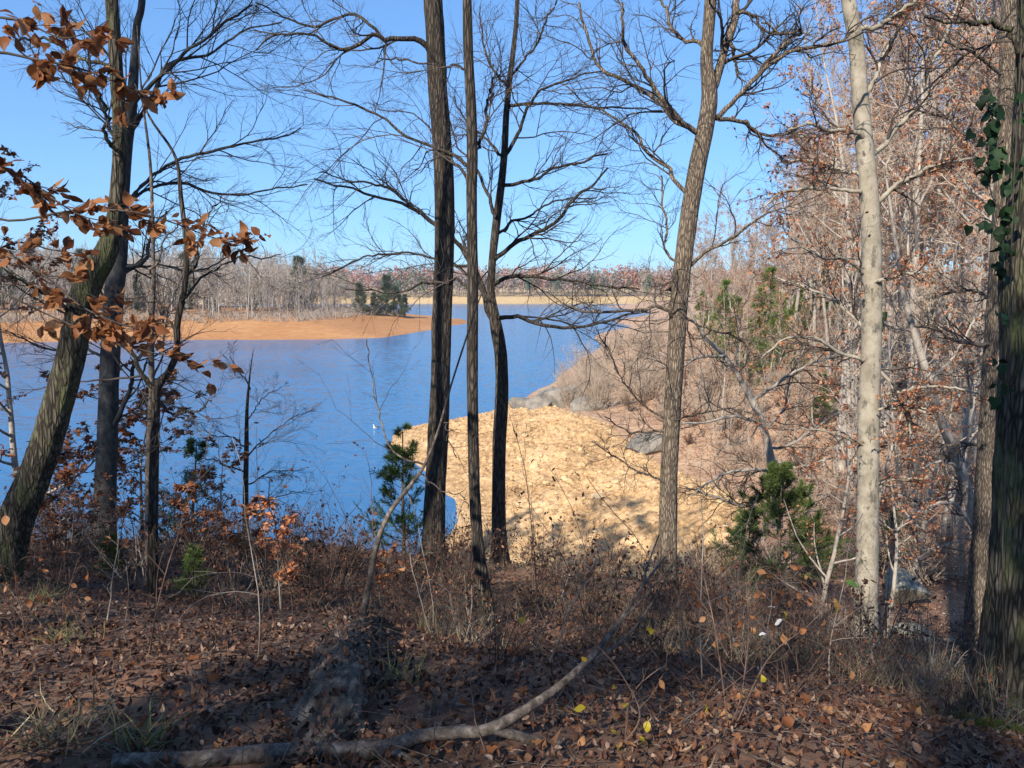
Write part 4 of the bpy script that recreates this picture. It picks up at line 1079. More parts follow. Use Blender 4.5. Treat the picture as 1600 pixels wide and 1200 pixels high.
# bare trees of the wooded slope on the right
SL = "bare pale tree among the woods covering the right-hand slope"
SG = "bare trees on the right-hand slope"
slope_t = [auto_tree("bare_tree", SL, "tree", 500 + i, h, r, "bark_grey", "twig_tan", nl=18, k=(8, 6, 4), crown=(cr, 0.97), ang=(0.45, 1.05), limb_len=0.32, rmin=0.012, leaf=lf)
           for i, (h, r, cr, lf) in enumerate(((26, 0.24, 0.35, None), (24, 0.20, 0.28, (2600, 0.16, "leaf_orange")), (22, 0.18, 0.3, None), (25, 0.22, 0.25, (3600, 0.16, "leaf_orange")), (17, 0.13, 0.22, (1200, 0.15, "leaf_orange")), (14, 0.10, 0.18, None)))]
rng = np.random.default_rng(55)
spots = []
for n_, (p0, p1, y0, y1, ks, s0, s1) in enumerate(((1300, 1420, 34, 80, (0, 1, 2, 3), 0.9, 1.05), (1420, 1640, 28, 75, (0, 1, 2, 3), 0.95, 1.15), (1600, 1800, 24, 70, (0, 1, 2, 3), 0.95, 1.15), (1230, 1320, 62, 100, (1, 2, 3, 4), 0.8, 1.0),
                                    (1150, 1240, 82, 125, (4, 5, 4, 2), 0.8, 1.0), (1075, 1160, 95, 150, (4, 5), 0.8, 1.05), (1000, 1110, 130, 240, (4, 5), 0.7, 1.0), (1250, 1700, 80, 150, (0, 1, 2, 3), 0.9, 1.15), (1330, 1650, 18, 34, (4, 5), 0.55, 0.9), (1075, 1330, 40, 68, (4, 5), 0.35, 0.62))):
    for j in range((17, 22, 9, 11, 14, 12, 10, 34, 9, 20)[n_]):
        px = p0 + (p1 - p0) * (j + rng.random()) / (17, 22, 9, 11, 14, 12, 10, 34, 9, 20)[n_]
        Y = rng.uniform(y0, y1)
        spots.append((px, Y, ks[int(rng.integers(len(ks)))], rng.uniform(s0, s1)))
for px, Y, k_, s_ in spots:
    g = gp(px, Y)
    if g[2] < 0.6: continue
    dp = "near" if Y < 40 else ("mid-distance" if Y < 80 else "distant")
    lf = ("tall bare", "tall rust-specked", "slim bare", "tall rust-crowned", "short rust-leaved", "short bare")[k_]
    lb = f"{dp} {lf} pale slope tree {zone(px)}"
    place(slope_t[k_], g, rng.uniform(0, 6.28), s_, tilt=tuple(rng.normal(0, 0.04, 2)), label=lb, group=f"{dp} {lf} trees {zone(px)}")

# trees of the wood behind the camera; their shade lies over the foreground
bt = [auto_tree("oak_tree", "leaf-holding oak of the wood standing behind the viewpoint", "tree", 560 + i, h, 0.22, "bark_grey", "twig", nl=16, k=(7, 5, 3), crown=(0.3, 0.97), ang=(0.5, 1.1), limb_len=0.30, rmin=0.01, leaf=(7000, 0.16, "leaf_rust")) for i, h in enumerate((21, 18))]
for j, (x, y) in enumerate(((-3.5, -6), (-6.2, -6.5), (-1.5, -11), (-10, -13), (-4, -17), (-14, -17), (-15, -6), (1.5, -7.5), (3, -14), (5.5, -8), (-19, -12), (-12, -23), (-5, -24), (8, -13))):
    place(bt[j % 2], (x, y, H([x], [y])[0]), j * 1.9, {1: 0.66, 3: 0.7, 5: 0.72}.get(j, 0.9 + 0.03 * (j % 6)), group="wood behind the viewpoint")

# more of that wood along the brow, left of the frame; its shade falls across the near end of the bank
for j, (x, y, s_) in enumerate(((-12.5, 6.0, 0.74), (-15.5, 8.0, 0.78), (-11.0, 3.0, 0.8), (-18, 5, 0.8), (-13.5, 9.5, 0.7), (-10.5, 6.5, 0.66), (-14, 3.5, 0.82))):
    place(bt[j % 2], (x, y, H([x], [y])[0]), j * 2.3, s_, group="wood behind the viewpoint")

# ------------------------------------------------------------------ shrubs
def shrub(name, label, cat, seed, h, nst, stem_m, rmin, leaf=None, k=(6, 4), spread=0.5, group=None, wander=0.14, r0=0.006):
    rng = np.random.default_rng(seed)
    root = thing(name, label, cat, (0, 0, -100), group)
    D = np.stack([rng.normal(0, spread, nst), rng.normal(0, spread, nst), np.ones(nst)], 1)
    S = np.stack([rng.normal(0, 0.06 * h, nst), rng.normal(0, 0.06 * h, nst), np.full(nst, -0.05 * h)], 1)
    c0 = grow(rng, S, D, h * rng.uniform(0.55, 1.1, nst), 10, wander * 0.6, 0.04)
    r = np.maximum(np.outer(rng.uniform(0.6, 1.2, nst) * r0, np.linspace(1, 0.35, 10)), rmin)
    c1, r1 = spawn(rng, c0, r, k[0], 0.2, 0.98, (0.4, 1.0), 0.42, 0.6, 7, wander, 0.03, 0.8, rmin)
    c2, r2 = spawn(rng, c1, r1, k[1], 0.15, 0.98, (0.4, 1.0), 0.5, 0.7, 4, wander, 0.03, 0.8, rmin * 0.85)
    obj("stems", new_mesh("stems", [(*tubes(c0, r, 5), 0)], M[stem_m]), root)
    obj("twigs", new_mesh("twigs", [(*tubes(c1, r1, 3), 0), (*tubes(c2, r2, 3), 0)], M[stem_m]), root, kind="stuff")
    if leaf:
        v, f = twig_leaves(rng, c2, leaf[0], leaf[1], layer=0.8, simple=leaf[0] > 300)
        obj("foliage", new_mesh("foliage", [(v, f, 0)], M[leaf[2]], smooth=False), root, kind="stuff")
    root["fresh"] = 1
    TEMPL.append(root)
    return root

TL = "leggy bare shrub with dark stems in the thicket along the brow of the slope"
TG = "thicket shrubs along the brow"
thick = [shrub("thicket_shrub", TL, "shrub", 600 + i, h, ns, m, 0.0013, lf, k=(6, 4)) for i, (h, ns, m, lf) in enumerate((
    (1.3, 6, "stem_red", (30, 0.035, "leaf_dark")), (1.0, 8, "twig", (45, 0.04, "leaf_rust")), (0.8, 9, "stem_red", (60, 0.045, "leaf_dark")), (1.5, 4, "twig", (14, 0.04, "leaf_dark")), (0.65, 10, "stem_pale", (40, 0.035, "leaf_rust")), (1.0, 5, "stem_red", (70, 0.055, "leaf_dark"))))]
rng = np.random.default_rng(66)
n_sh = 0
for i in range(290):
    px = rng.uniform(-60, 1640)
    if i < 120: Y = rng.uniform(7.5, 12.5)
    elif i < 180: px = rng.uniform(700, 1500); Y = rng.uniform(5.5, 11)
    elif i < 215: Y = rng.uniform(4.2, 7.5)
    else: px = rng.uniform(-40, 740); Y = rng.uniform(6.3, 11)
    s_ = rng.uniform(0.6, 1.1) * (0.75 if Y < 7 else 1.0) * (0.75 if 500 < px < 720 else 1)
    sh = int(rng.integers(6)) if i < 215 else (1, 2, 4, 5)[i % 4]
    place(thick[sh], gp(px, Y), rng.uniform(0, 6.28), s_,
          label=("leggy reddish shrub ", "dark shrub with rusty leaves ", "low dense reddish shrub ", "tall sparse dark shrub ", "low pale-stemmed shrub ", "reddish shrub with hanging dark leaves ")[sh] + ("on the near slope " if Y < 7 else "at the far brow " if Y > 9.7 else "on the brow ") + zone(px), group=TG + " " + str(sh) + " " + zone(px))

wh = [shrub("whip_sapling", "thin upright whip stem rising out of the leaf litter", "sapling", 620 + i, h, 1, m, 0.0014, lf, k=(5, 3), spread=0.12, r0=0.006) for i, (h, m, lf) in enumerate(((2.0, "stem_red", (14, 0.045, "leaf_dark")), (1.5, "stem_pale", None), (2.4, "twig", (12, 0.04, "leaf_dark")), (1.1, "stem_pale", (10, 0.05, "leaf_rust"))))]
for i, (px, Y) in enumerate(((215, 4.2), (385, 4.0), (345, 5.5), (640, 5.2), (560, 7.5), (600, 9.0), (520, 9.8), (470, 9.5), (540, 10.5), (690, 6.0), (800, 5.0), (830, 4.2), (905, 6.0), (880, 8.2), (960, 5.4), (1010, 7.8), (1075, 5.8), (1130, 4.4), (1190, 6.5), (1230, 5.2), (1290, 7.5), (1320, 5.0), (1480, 6.5), (1440, 9.5), (310, 8.5), (90, 6.8), (30, 5.2), (160, 5.0), (450, 6.3), (1150, 8.5), (1390, 6.4), (1500, 9.0), (725, 9.2), (845, 9.5))):
    place(wh[i % 4], gp(px, Y), i * 1.7, 0.8 + 0.05 * (i % 6), label=("tall reddish", "slim pale", "tallest dark", "short pale")[i % 4] + " whip stem " + ("close by " if Y < 5.5 else "further down the slope ") + zone(px), group="whip stems in the foreground", tilt=tuple(np.random.default_rng(i).normal(0, 0.12, 2)))

# brush on the point beyond the pale bank
PL = "tan leafless bush on the point above the grey rocks"
pb = [shrub("point_bush", PL, "bush", 640 + i, h, 26, "twig_tan", 0.012, None, k=(7, 4), spread=0.42, r0=0.03, wander=0.1) for i, h in enumerate((4.2, 3.4, 2.6))]
rng = np.random.default_rng(77)
for i in range(46):
    px = rng.uniform(868, 1045); Y = rng.uniform(63, 74) if i < 18 else rng.uniform(74, 135)
    g = gp(px, Y)
    if g[2] < 0.25 or poly_dist(np.array([g[0]]), np.array([g[1]]), BANK)[0] > -0.3: continue
    place(pb[i % 3], g, i * 1.1, rng.uniform(0.7, 1.1) * (0.75 if px < 905 else 1), label=("tall", "mid-sized", "low")[i % 3] + " tan leafless bush on the " + ("tip of the point above the grey rocks" if Y < 74 else "shore running away behind the point"), group="bushes on the point")
UL = "low brown brush on the orange ground of the far slope"
ub = [shrub("slope_brush", UL, "bush", 660 + i, h, 16, m, 0.007, lf, k=(7, 4), spread=0.6, r0=0.02) for i, (h, m, lf) in enumerate(((2.2, "twig_tan", (120, 0.09, "leaf_rust")), (1.6, "twig", (60, 0.08, "leaf_orange")), (2.6, "twig_tan", None), (1.3, "stem_red", (240, 0.09, "leaf_rust"))))]
for i in range(270):
    px = rng.uniform(1040, 1640) if i < 150 else rng.uniform(985, 1330); Y = rng.uniform(17, 34) if i < 45 else rng.uniform(34, 95)
    g = gp(px, Y)
    if g[2] < 0.8 or poly_dist(np.array([g[0]]), np.array([g[1]]), BANK)[0] > -1.5: continue
    place(ub[i % 4], g, i * 1.3, rng.uniform(0.5, 1.1), label=("rust-speckled tan brush", "dark twiggy brush", "bare tan brush", "low rusty brush")[i % 4] + (" in the gully, " if Y < 34 else " on the far slope, ") + zone(px), group="brush on the far slope " + zone(px))

# ------------------------------------------------------------------ peninsula wood
NL = "bare grey tree in the wood behind the orange beach"
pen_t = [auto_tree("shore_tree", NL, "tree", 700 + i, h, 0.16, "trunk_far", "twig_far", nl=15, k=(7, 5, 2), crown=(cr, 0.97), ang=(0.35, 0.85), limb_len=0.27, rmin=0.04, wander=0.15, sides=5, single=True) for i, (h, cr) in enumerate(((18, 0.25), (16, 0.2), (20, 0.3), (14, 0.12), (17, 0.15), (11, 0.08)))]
rng = np.random.default_rng(88)
cand = np.stack([rng.uniform(-215, -28, 6000), rng.uniform(185, 330, 6000)], 1)
dist = poly_dist(cand[:, 0], cand[:, 1], PEN)
ang_ok = cand[:, 0] / cand[:, 1] > -0.74
ok = (dist > 33) & (dist < 85) & ang_ok & (rng.random(6000) < np.clip(1.3 - (dist - 33) / 55, 0.15, 1))
cand = cand[ok][:285]
cz = pen_h(cand[:, 0], cand[:, 1])
for i, ((x, y), z) in enumerate(zip(cand, cz)):
    edge = np.clip((-30 - x) / 45, 0.55, 1.0)
    s2 = rng.uniform(0.9, 1.18)
    place(pen_t[int(rng.integers(6))], (x, y, z), rng.uniform(0, 6.28), s2 * edge,
          label=("tall " if s2 > 1.0 else "short ") + ("front-row" if y < 238 else "deeper") + " bare tree behind the orange beach, " + zone(800 + x / y * FPX), group="bare trees behind the orange beach " + zone(800 + x / y * FPX))
pc = cedar("shore_cedar", "dark evergreen at the tip of the wooded peninsula", 720, 9.0, 3.0, "pine_far", 4500, 1.0, base_gap=0.02)
for i, (px, Y, s_) in enumerate(((622, 262, 1.1), (605, 262, 1.45), (632, 268, 0.8), (585, 258, 0.8), (565, 255, 1.1), (335, 235, 0.7), (400, 250, 1.2), (290, 250, 1.9), (220, 235, 1.2), (60, 240, 2.0), (470, 262, 1.9), (130, 250, 1.9), (10, 235, 1.5))):
    x = (px - 800) / FPX * Y
    place(pc, (x, Y, pen_h(np.array([x]), np.array([Y]))[0]), i * 1.4, s_,
          label="dark evergreen at the tip of the wooded peninsula" if i < 5 else "evergreen among bare trees behind the orange beach, " + zone(px), group="evergreens at the peninsula tip" if i < 5 else "evergreens in the peninsula wood")
# the depth of that wood, which reads as one mass
rngb = np.random.default_rng(90)
cd = np.stack([rngb.uniform(-240, -32, 5000), rngb.uniform(190, 380, 5000)], 1)
dist = poly_dist(cd[:, 0], cd[:, 1], PEN)
cd = cd[(dist > 45) & (cd[:, 0] / cd[:, 1] > -0.78)][:380]
parts = []
for (x, y), z in zip(cd, pen_h(cd[:, 0], cd[:, 1])):
    h = rngb.uniform(14, 20) * np.clip((-30 - x) / 45, 0.5, 1.0); n = 130
    u = rngb.random((n, 1)) ** 0.7
    pos = np.column_stack([rngb.normal(0, 1.7, (n, 2)), u * h * 0.95]) + np.array([x, y, z])
    ax = rngb.normal(0, 0.6, (n, 3)) + np.array([0, 0, 0.9])
    A = norm(ax); S = norm(np.cross(A, rngb.normal(0, 1, (n, 3)))); L = rngb.uniform(1.2, 3.4, (n, 1)); w = 0.05
    V = np.stack([pos - S * w, pos + S * w, pos + A * L], 1).reshape(-1, 3)
    parts.append((V, np.arange(n * 3).reshape(-1, 3), 0))
    q = np.array([[(x, y, z - 0.5), (x + rngb.normal(0, 0.5), y, z + h * 0.9)]])
    parts.append((*tubes(q, np.array([[0.16, 0.05]]), 3), 1))
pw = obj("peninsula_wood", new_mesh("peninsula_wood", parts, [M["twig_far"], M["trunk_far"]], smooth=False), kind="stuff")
tag(pw, "hazy grey depth of the bare wood on the peninsula", "woods")
# scrub along the foot of that wood
rngb = np.random.default_rng(89)
cd = np.stack([rngb.uniform(-215, -22, 9000), rngb.uniform(185, 330, 9000)], 1)
dist = poly_dist(cd[:, 0], cd[:, 1], PEN)
cd = cd[(dist > 27 + 5 * fbm(cd[:, 0] * 0.1, cd[:, 1] * 0.1, 0, 3, 5)) & (dist < 44) & (cd[:, 0] / cd[:, 1] > -0.74)][:900]
S = np.column_stack([cd, pen_h(cd[:, 0], cd[:, 1]) - 0.1])
S = np.repeat(S, 6, axis=0) + np.column_stack([rngb.normal(0, 0.5, (len(S) * 6, 2)), np.zeros(len(S) * 6)])
c = grow(rngb, S, np.column_stack([rngb.normal(0, 0.45, (len(S), 2)), np.ones(len(S))]), rngb.uniform(0.8, 2.8, len(S)), 3, 0.2, 0.0)
v, f = tubes(c, np.full((len(S), 3), 0.055), 3)
scrub = obj("scrub", new_mesh("scrub", [(v, f, 0)], M["twig_far"]), kind="stuff")
tag(scrub, "low dry scrub along the foot of the wood behind the orange beach", "scrub")

# ------------------------------------------------------------------ wood on the far shore: one mass
rng = np.random.default_rng(99)
parts, tint = [], []
for i in range(620):
    x = rng.uniform(-210, 330); row = rng.random() ** 1.5
    y = 618 + row * 110 - max(0, x - 90) * 0.15
    z = far_h(np.array([x]), np.array([y]))[0]
    h = rng.uniform(19, 25) * (0.85 + 0.3 * row)
    ever = rng.random() < (0.22 if row > 0.2 else 0.3)
    tn = rng.uniform(0.7, 1.0) if ever else (rng.uniform(0.0, 0.35) if rng.random() < 0.4 else rng.uniform(0.38, 0.63))
    if row < 0.12: tn = rng.uniform(0.0, 0.3) if not ever else tn
    n = 88
    u = norm(rng.normal(0, 1, (n, 3))) * rng.random((n, 1)) ** 0.4
    cw = h * (0.20 if ever else 0.24)
    ctr = np.array([x, y, z + h * 0.6])
    pos = ctr + u * np.array([cw, cw, h * 0.42])
    if ever: pos[:, :2] = np.array([x, y]) + (pos[:, :2] - np.array([x, y])) * np.clip((z + h * 1.05 - pos[:, 2:3]) / (h * 0.6), 0.1, 1.2)
    v, f = leaves(rng, pos, rng.normal(0, 1, (n, 3)) + np.array([0, 0, 0.6]), rng.normal(0, 1, (n, 3)), rng.uniform(1.2, 2.8, n), 0.2, True)
    parts.append((v, f, 0)); tint.append(np.clip(np.full(len(v), tn) + np.repeat(rng.normal(0, 0.02, n), 4), 0, 1))
    q = np.array([[(x, y, z - 0.5), (x + rng.normal(0, 0.4), y, z + h * 0.5), (x + rng.normal(0, 0.8), y, z + h * 0.95)]])
    v, f = tubes(q, np.array([[0.22, 0.17, 0.06]]), 3)
    parts.append((v, f, 0)); tint.append(np.full(len(v), 0.12))
fw = obj("far_wood", new_mesh("far_wood", parts, M["far_crown"], smooth=False, attr=np.concatenate(tint)), kind="stuff")
tag(fw, "mixed russet and evergreen wood along the far shore of the lake", "woods")

# ------------------------------------------------------------------ rocks
def ico(sub=2):
    import bmesh
    bm = bmesh.new(); bmesh.ops.create_icosphere(bm, subdivisions=sub, radius=1.0)
    v = np.array([w.co[:] for w in bm.verts]); f = np.array([[w.index for w in t.verts] for t in bm.faces]); bm.free()
    return v, f
ICO = {s_: ico(s_) for s_ in (1, 4)}
def rock(name, label, cat, loc, size, seed, m, rot=0.0, cuts=11, group=None):
    v, f = ICO[4]
    rng = np.random.default_rng(seed)
    v = v * 1.25
    for _ in range(cuts):
        n_ = norm(rng.normal(0, 1, 3) * np.array([1, 1, 0.8])); d = rng.uniform(0.62, 0.95)
        e = v @ n_ - d
        v = v - np.where(e > 0, e, 0)[:, None] * n_
    v = v * (1 + 0.05 * fbm(v[:, 0] * 3 + seed, v[:, 1] * 3, v[:, 2] * 3, 4, seed)[:, None] * 2)
    v = v * np.array(size)
    c, s_ = math.cos(rot), math.sin(rot)
    v = v @ np.array([(c, s_, 0), (-s_, c, 0), (0, 0, 1)])
    o = obj(name, new_mesh(name, [(v, f, 0)], M[m], smooth=False), loc=tuple(loc))
    return tag(o, label, cat, group)
def rk(px, py, Y): return P(px, py, Y)
rock("boulder", "leftmost low grey boulder at the water's edge on the point", "rock", rk(822, 636, 70), (1.5, 1.6, 1.0), 1, "rock")
rock("boulder", "squarish grey boulder second from the water on the point", "rock", rk(850, 632, 69), (1.4, 1.6, 1.15), 2, "rock", 0.3)
rock("boulder", "broad grey boulder in the middle of the rocks on the point", "rock", rk(878, 627, 69.5), (1.7, 1.8, 1.45), 3, "rock", 1.0)
rock("boulder", "tall grey boulder under the pale bush on the point", "rock", rk(898, 628, 68.5), (1.2, 1.5, 1.4), 4, "rock", 0.5)
rock("boulder", "round-topped grey boulder at the right end of the rocks on the point", "rock", rk(918, 646, 64), (1.6, 1.6, 1.15), 5, "rock", 0.2)
rock("boulder", "small grey boulder atop the rocks on the point", "rock", rk(862, 618, 71), (1.3, 1.4, 0.9), 6, "rock", 2.0)
rock("rock_slab", "flat grey rock slab at the upper right rim of the pale bank", "rock", rk(1010, 700, 47.5), (1.5, 1.2, 0.75), 7, "rock", 0.4)
rock("boulder", "pale boulder sunlit in the gully right of the blotched trunk's foot", "rock", rk(1424, 1008, 14), (0.36, 0.4, 0.34), 8, "rock_gully", 0.5)
rock("boulder", "shadowed rock upslope of the pale gully boulder", "rock", rk(1408, 922, 17), (0.5, 0.5, 0.42), 9, "rock_gully", 1.2)
rock("boulder", "low flat rock between the pale gully boulder and the brown trunk", "rock", rk(1492, 1018, 14), (0.42, 0.35, 0.2), 10, "rock_gully", 0.2)
rock("boulder", "small rock left of the pale gully boulder", "rock", rk(1395, 1012, 13.6), (0.26, 0.3, 0.24), 11, "rock_gully", 2.2)

# rubble on the pale bank: the biggest stones singly, the rest as one mass
rng = np.random.default_rng(111)
c = np.stack([rng.uniform(-12, 13, 26000), rng.uniform(24, 79, 26000)], 1)
dd = poly_dist(c[:, 0], c[:, 1], BANK)
zb = bank_h(c[:, 0], c[:, 1])
c = c[(dd > 0.3) & (zb > 0.05)]
zb = bank_h(c[:, 0], c[:, 1])
sv, sf = ICO[1]
stone_me = []
for j in range(6):
    r_ = np.random.default_rng(j)
    vv = sv * r_.uniform(0.6, 1.15, (len(sv), 1)) * np.array([1, r_.uniform(0.6, 1), r_.uniform(0.4, 0.7)])
    stone_me.append(new_mesh("stone", [(vv, sf, 0)], plain("stone_tan_big", [(0.0, (0.40, 0.27, 0.13)), (1.0, (0.66, 0.50, 0.28))], "object", rough=0.9, spec=0.1) if j == 0 else stone_me[0].materials[0], smooth=False))
for j in range(90):
    o = obj("stone", stone_me[j % 6], loc=(c[j, 0], c[j, 1], zb[j] + 0.02))
    s_ = rng.uniform(0.13, 0.34)
    o.scale = (s_, s_, s_); o.rotation_euler = (rng.normal(0, 0.3), rng.normal(0, 0.3), rng.uniform(0, 6.28))
    wh_ = "far" if c[j, 1] > 55 else ("middle" if c[j, 1] > 38 else "near")
    tag(o, ("big" if s_ > 0.24 else "small") + f" loose tan stone on the {wh_} part of the pale rubble bank", "stone", f"stones on the {wh_} part of the pale bank")
n = min(len(c), 7500) - 90
pos = np.column_stack([c[90:90 + n], zb[90:90 + n]])
s_ = 0.04 + 0.13 * rng.random(n) ** 3
a = rng.uniform(0, 6.28, n)
vv = sv[None] * rng.uniform(0.55, 1.15, (n, len(sv), 1)) * (s_[:, None, None] * np.stack([np.ones(n), rng.uniform(0.5, 1, n), rng.uniform(0.35, 0.8, n)], 1)[:, None])
x_ = vv[..., 0] * np.cos(a)[:, None] - vv[..., 1] * np.sin(a)[:, None]; y_ = vv[..., 0] * np.sin(a)[:, None] + vv[..., 1] * np.cos(a)[:, None]
vv = np.stack([x_, y_, vv[..., 2]], -1) + pos[:, None]
rub = obj("rubble", new_mesh("rubble", [(vv.reshape(-1, 3), (sf[None] + (np.arange(n) * len(sv))[:, None, None]).reshape(-1, 3), 0)], M["stone_tan"], smooth=False), kind="stuff")
tag(rub, "broken tan rubble strewn over the pale bank", "rubble")

# ------------------------------------------------------------------ leaf litter, dry grass
rng = np.random.default_rng(121)
N = 96000
Y = 1.6 + 13.5 * rng.random(N) ** 0.85
X = rng.uniform(-0.84, 0.84, N) * (Y + 0.8)
X[-14000:] = np.where(rng.random(14000) < 0.5, -1, 1) * rng.uniform(0.8, 1.5, 14000) * (Y[-14000:] + 0.8)
Z = H(X, Y)
e = 0.05
sx = (H(X + e, Y) - Z) / e; sy = (H(X, Y + e) - Z) / e
nrm = np.stack([-sx, -sy, np.ones(N)], 1)
pos = np.column_stack([X, Y, Z + rng.uniform(0.004, 0.035, N)])
ax = rng.normal(0, 1, (N, 3)); ax[:, 2] *= 0.5
size = rng.uniform(0.018, 0.054, N)
nearm = Y < 5
v1, f1 = leaves(rng, pos[nearm], ax[nearm], nrm[nearm] + rng.normal(0, 0.8, (nearm.sum(), 3)), size[nearm], 0.9)
v2, f2 = leaves(rng, pos[~nearm], ax[~nearm], nrm[~nearm] + rng.normal(0, 0.55, ((~nearm).sum(), 3)), size[~nearm] * 1.1, 0.4, True)
lit = obj("leaf_litter", new_mesh("leaf_litter", [(v1, f1, 0), (v2, f2, 0)], M["litter"], smooth=False), kind="stuff")
tag(lit, "brown fallen leaves carpeting the slope in the foreground", "leaves")
# litter of the far slope, coarser
N = 46000
Y = rng.uniform(14, 90, N); X = (rng.uniform(1000, 1680, N) - 800) / FPX * Y
Z = H(X, Y)
kp = (Z > 0.9) & (poly_dist(X, Y, BANK) < -0.5)
pos = np.column_stack([X, Y, Z + 0.03])[kp]; N = len(pos)
ax = rng.normal(0, 1, (N, 3)); ax[:, 2] *= 0.4
v, f = leaves(rng, pos, ax, rng.normal(0, 0.5, (N, 3)) + np.array([0, 0, 1.0]), 0.03 + 0.0024 * pos[:, 1] * rng.uniform(0.6, 1.2, N), 0.4, True)
lit2 = obj("leaf_litter", new_mesh("leaf_litter", [(v, f, 0)], M["leaf_slope"], smooth=False), kind="stuff")
tag(lit2, "orange fallen leaves over the far slope at right", "leaves")
# fallen twigs among the leaves
N = 2600
Y = 1.8 + 9 * rng.random(N); X = rng.uniform(-0.75, 0.75, N) * (Y + 0.6)
d = rng.normal(0, 1, (N, 3)); d[:, 2] = np.abs(d[:, 2]) * 0.12
c_ = grow(rng, np.column_stack([X, Y, H(X, Y) + 0.015]), d, rng.uniform(0.1, 0.55, N), 4, 0.18, -0.02)
v, f = tubes(c_, rng.uniform(0.001, 0.0032, (N, 1)) * np.linspace(1, 0.5, 4)[None], 3)
tw_ = obj("fallen_twigs", new_mesh("fallen_twigs", [(v, f, 0)], M["dead_wood"]), kind="stuff")
tag(tw_, "small dead twigs strewn through the foreground leaves", "twigs")
# the nearest fallen leaves, one by one
for j in range(260):
    y = 1.9 + 2.6 * rng.random(); x = rng.uniform(-0.72, 0.72) * (y + 0.4)
    z = H([x], [y])[0]
    put_leaf("litter", forest_floor, (x, y, z + 0.03), rng.normal(0, 1, 3) * np.array([1, 1, 0.25]), rng.normal(0, 0.4, 3) + np.array([0, 0, 1]), rng.uniform(0.042, 0.075), rng)

def blades(rng, pos, h, lean, width):
    n = len(pos)
    d = np.column_stack([rng.normal(0, lean, n), rng.normal(0, lean, n), np.ones(n)])
    c = grow(rng, pos, d, h, 4, 0.22, -0.06)
    s_ = norm(np.cross(norm(c[:, 1] - c[:, 0]), rng.normal(0, 1, (n, 3))))
    w = (width * np.array([1, 0.8, 0.5, 0.08]))[None, :, None]
    V = np.concatenate([(c + s_[:, None] * w)[:, :, None], (c - s_[:, None] * w)[:, :, None]], 2).reshape(n, 8, 3)
    F = (np.array([(0, 1, 3, 2), (2, 3, 5, 4), (4, 5, 7, 6)])[None] + (np.arange(n) * 8)[:, None, None]).reshape(-1, 4)
    return V.reshape(-1, 3), F
N = 9000
px = rng.uniform(640, 1560, N); Y = rng.uniform(5.5, 12, N)
X = (px - 800) / FPX * Y
m_ = fbm(X * 0.9, Y * 0.9, 0, 3, 71) > 0.0
X, Y = X[m_], Y[m_]
v, f = blades(rng, np.column_stack([X, Y, H(X, Y)]), rng.uniform(0.1, 0.34, len(X)), 0.4, 0.0022)
g = obj("dry_grass", new_mesh("dry_grass", [(v, f, 0)], M["grass_dry"], smooth=False), kind="stuff")
tag(g, "thin dry straw-coloured grass along the brow", "grass")
def tuft(label, px, Y, n, h, m, spread=0.07):
    x, y, z = gp(px, Y)
    p = np.column_stack([rng.normal(0, spread, n), rng.normal(0, spread, n), np.zeros(n)])
    v, f = blades(rng, p, rng.uniform(0.4, 1.0, n) * h, 0.7, 0.004)
    o = obj("grass_tuft", new_mesh("grass_tuft", [(v, f, 0)], M[m], smooth=False), loc=(x, y, z))
    tag(o, label, "grass tuft")
tuft("green and straw grass tuft by the left end of the fallen branch", 185, 2.75, 46, 0.26, "grass_green", 0.035)
tuft("pale dry grass clump at the lower left edge", 35, 2.8, 90, 0.24, "grass_dry", 0.09)
tuft("small green grass tuft on the left slope", 60, 4.4, 50, 0.18, "grass_green")
tuft("thin green grass tuft right of the rotten log", 628, 3.5, 40, 0.28, "grass_green", 0.05)
tuft("green grass tuft under the mossy leaning trunk", 30, 5.6, 60, 0.25, "grass_green")

# ------------------------------------------------------------------ fallen branch, rotten log
def on_ground(px, py, lift=0.0):
    """follow the ray through a pixel down to the ground"""
    d = ray(px, py); t = np.linspace(1.2, 14, 500)
    p = np.array([0, 0, CAM_Z]) + d[None] * t[:, None]
    k = np.argmax(p[:, 2] < H(p[:, 0], p[:, 1]) + lift)
    return p[k]
fb = [(178, 1190, 22, 0.02), (300, 1187, 24, 0.03), (430, 1176, 26, 0.03), (535, 1174, 27, 0.04), (600, 1170, 26, 0.05), (660, 1150, 21, 0.06), (720, 1144, 19, 0.07), (768, 1138, 18, 0.09)]
pts = np.array([(*on_ground(a, b, l), 0.5 * w * 3.0 / FPX) for a, b, w, l in fb])
yl = pts[-1, 1]
tail = np.array([(*P(a, b, yl + dy), 0.5 * w * 3.1 / FPX) for a, b, w, dy in ((850, 1090, 13, 0.12), (915, 1035, 10, 0.3), (965, 975, 7, 0.5), (1005, 915, 5, 0.7), (1040, 870, 3, 0.85))])
allp = np.vstack([pts, tail])
base = pts[0, :3].copy()
root = thing("fallen_branch", "long crooked dead branch lying along the bottom edge, its tip raised", "branch", tuple(base))
v, f = trunk_mesh(allp, -50, sides=14, spacing=0.025, amp=0.04, kth=3, kz=8, flare=0, seed=9, lump=0.12)
obj("main_stem", new_mesh("main_stem", [(v - base, f, 0)], M["dead_wood"]), root)
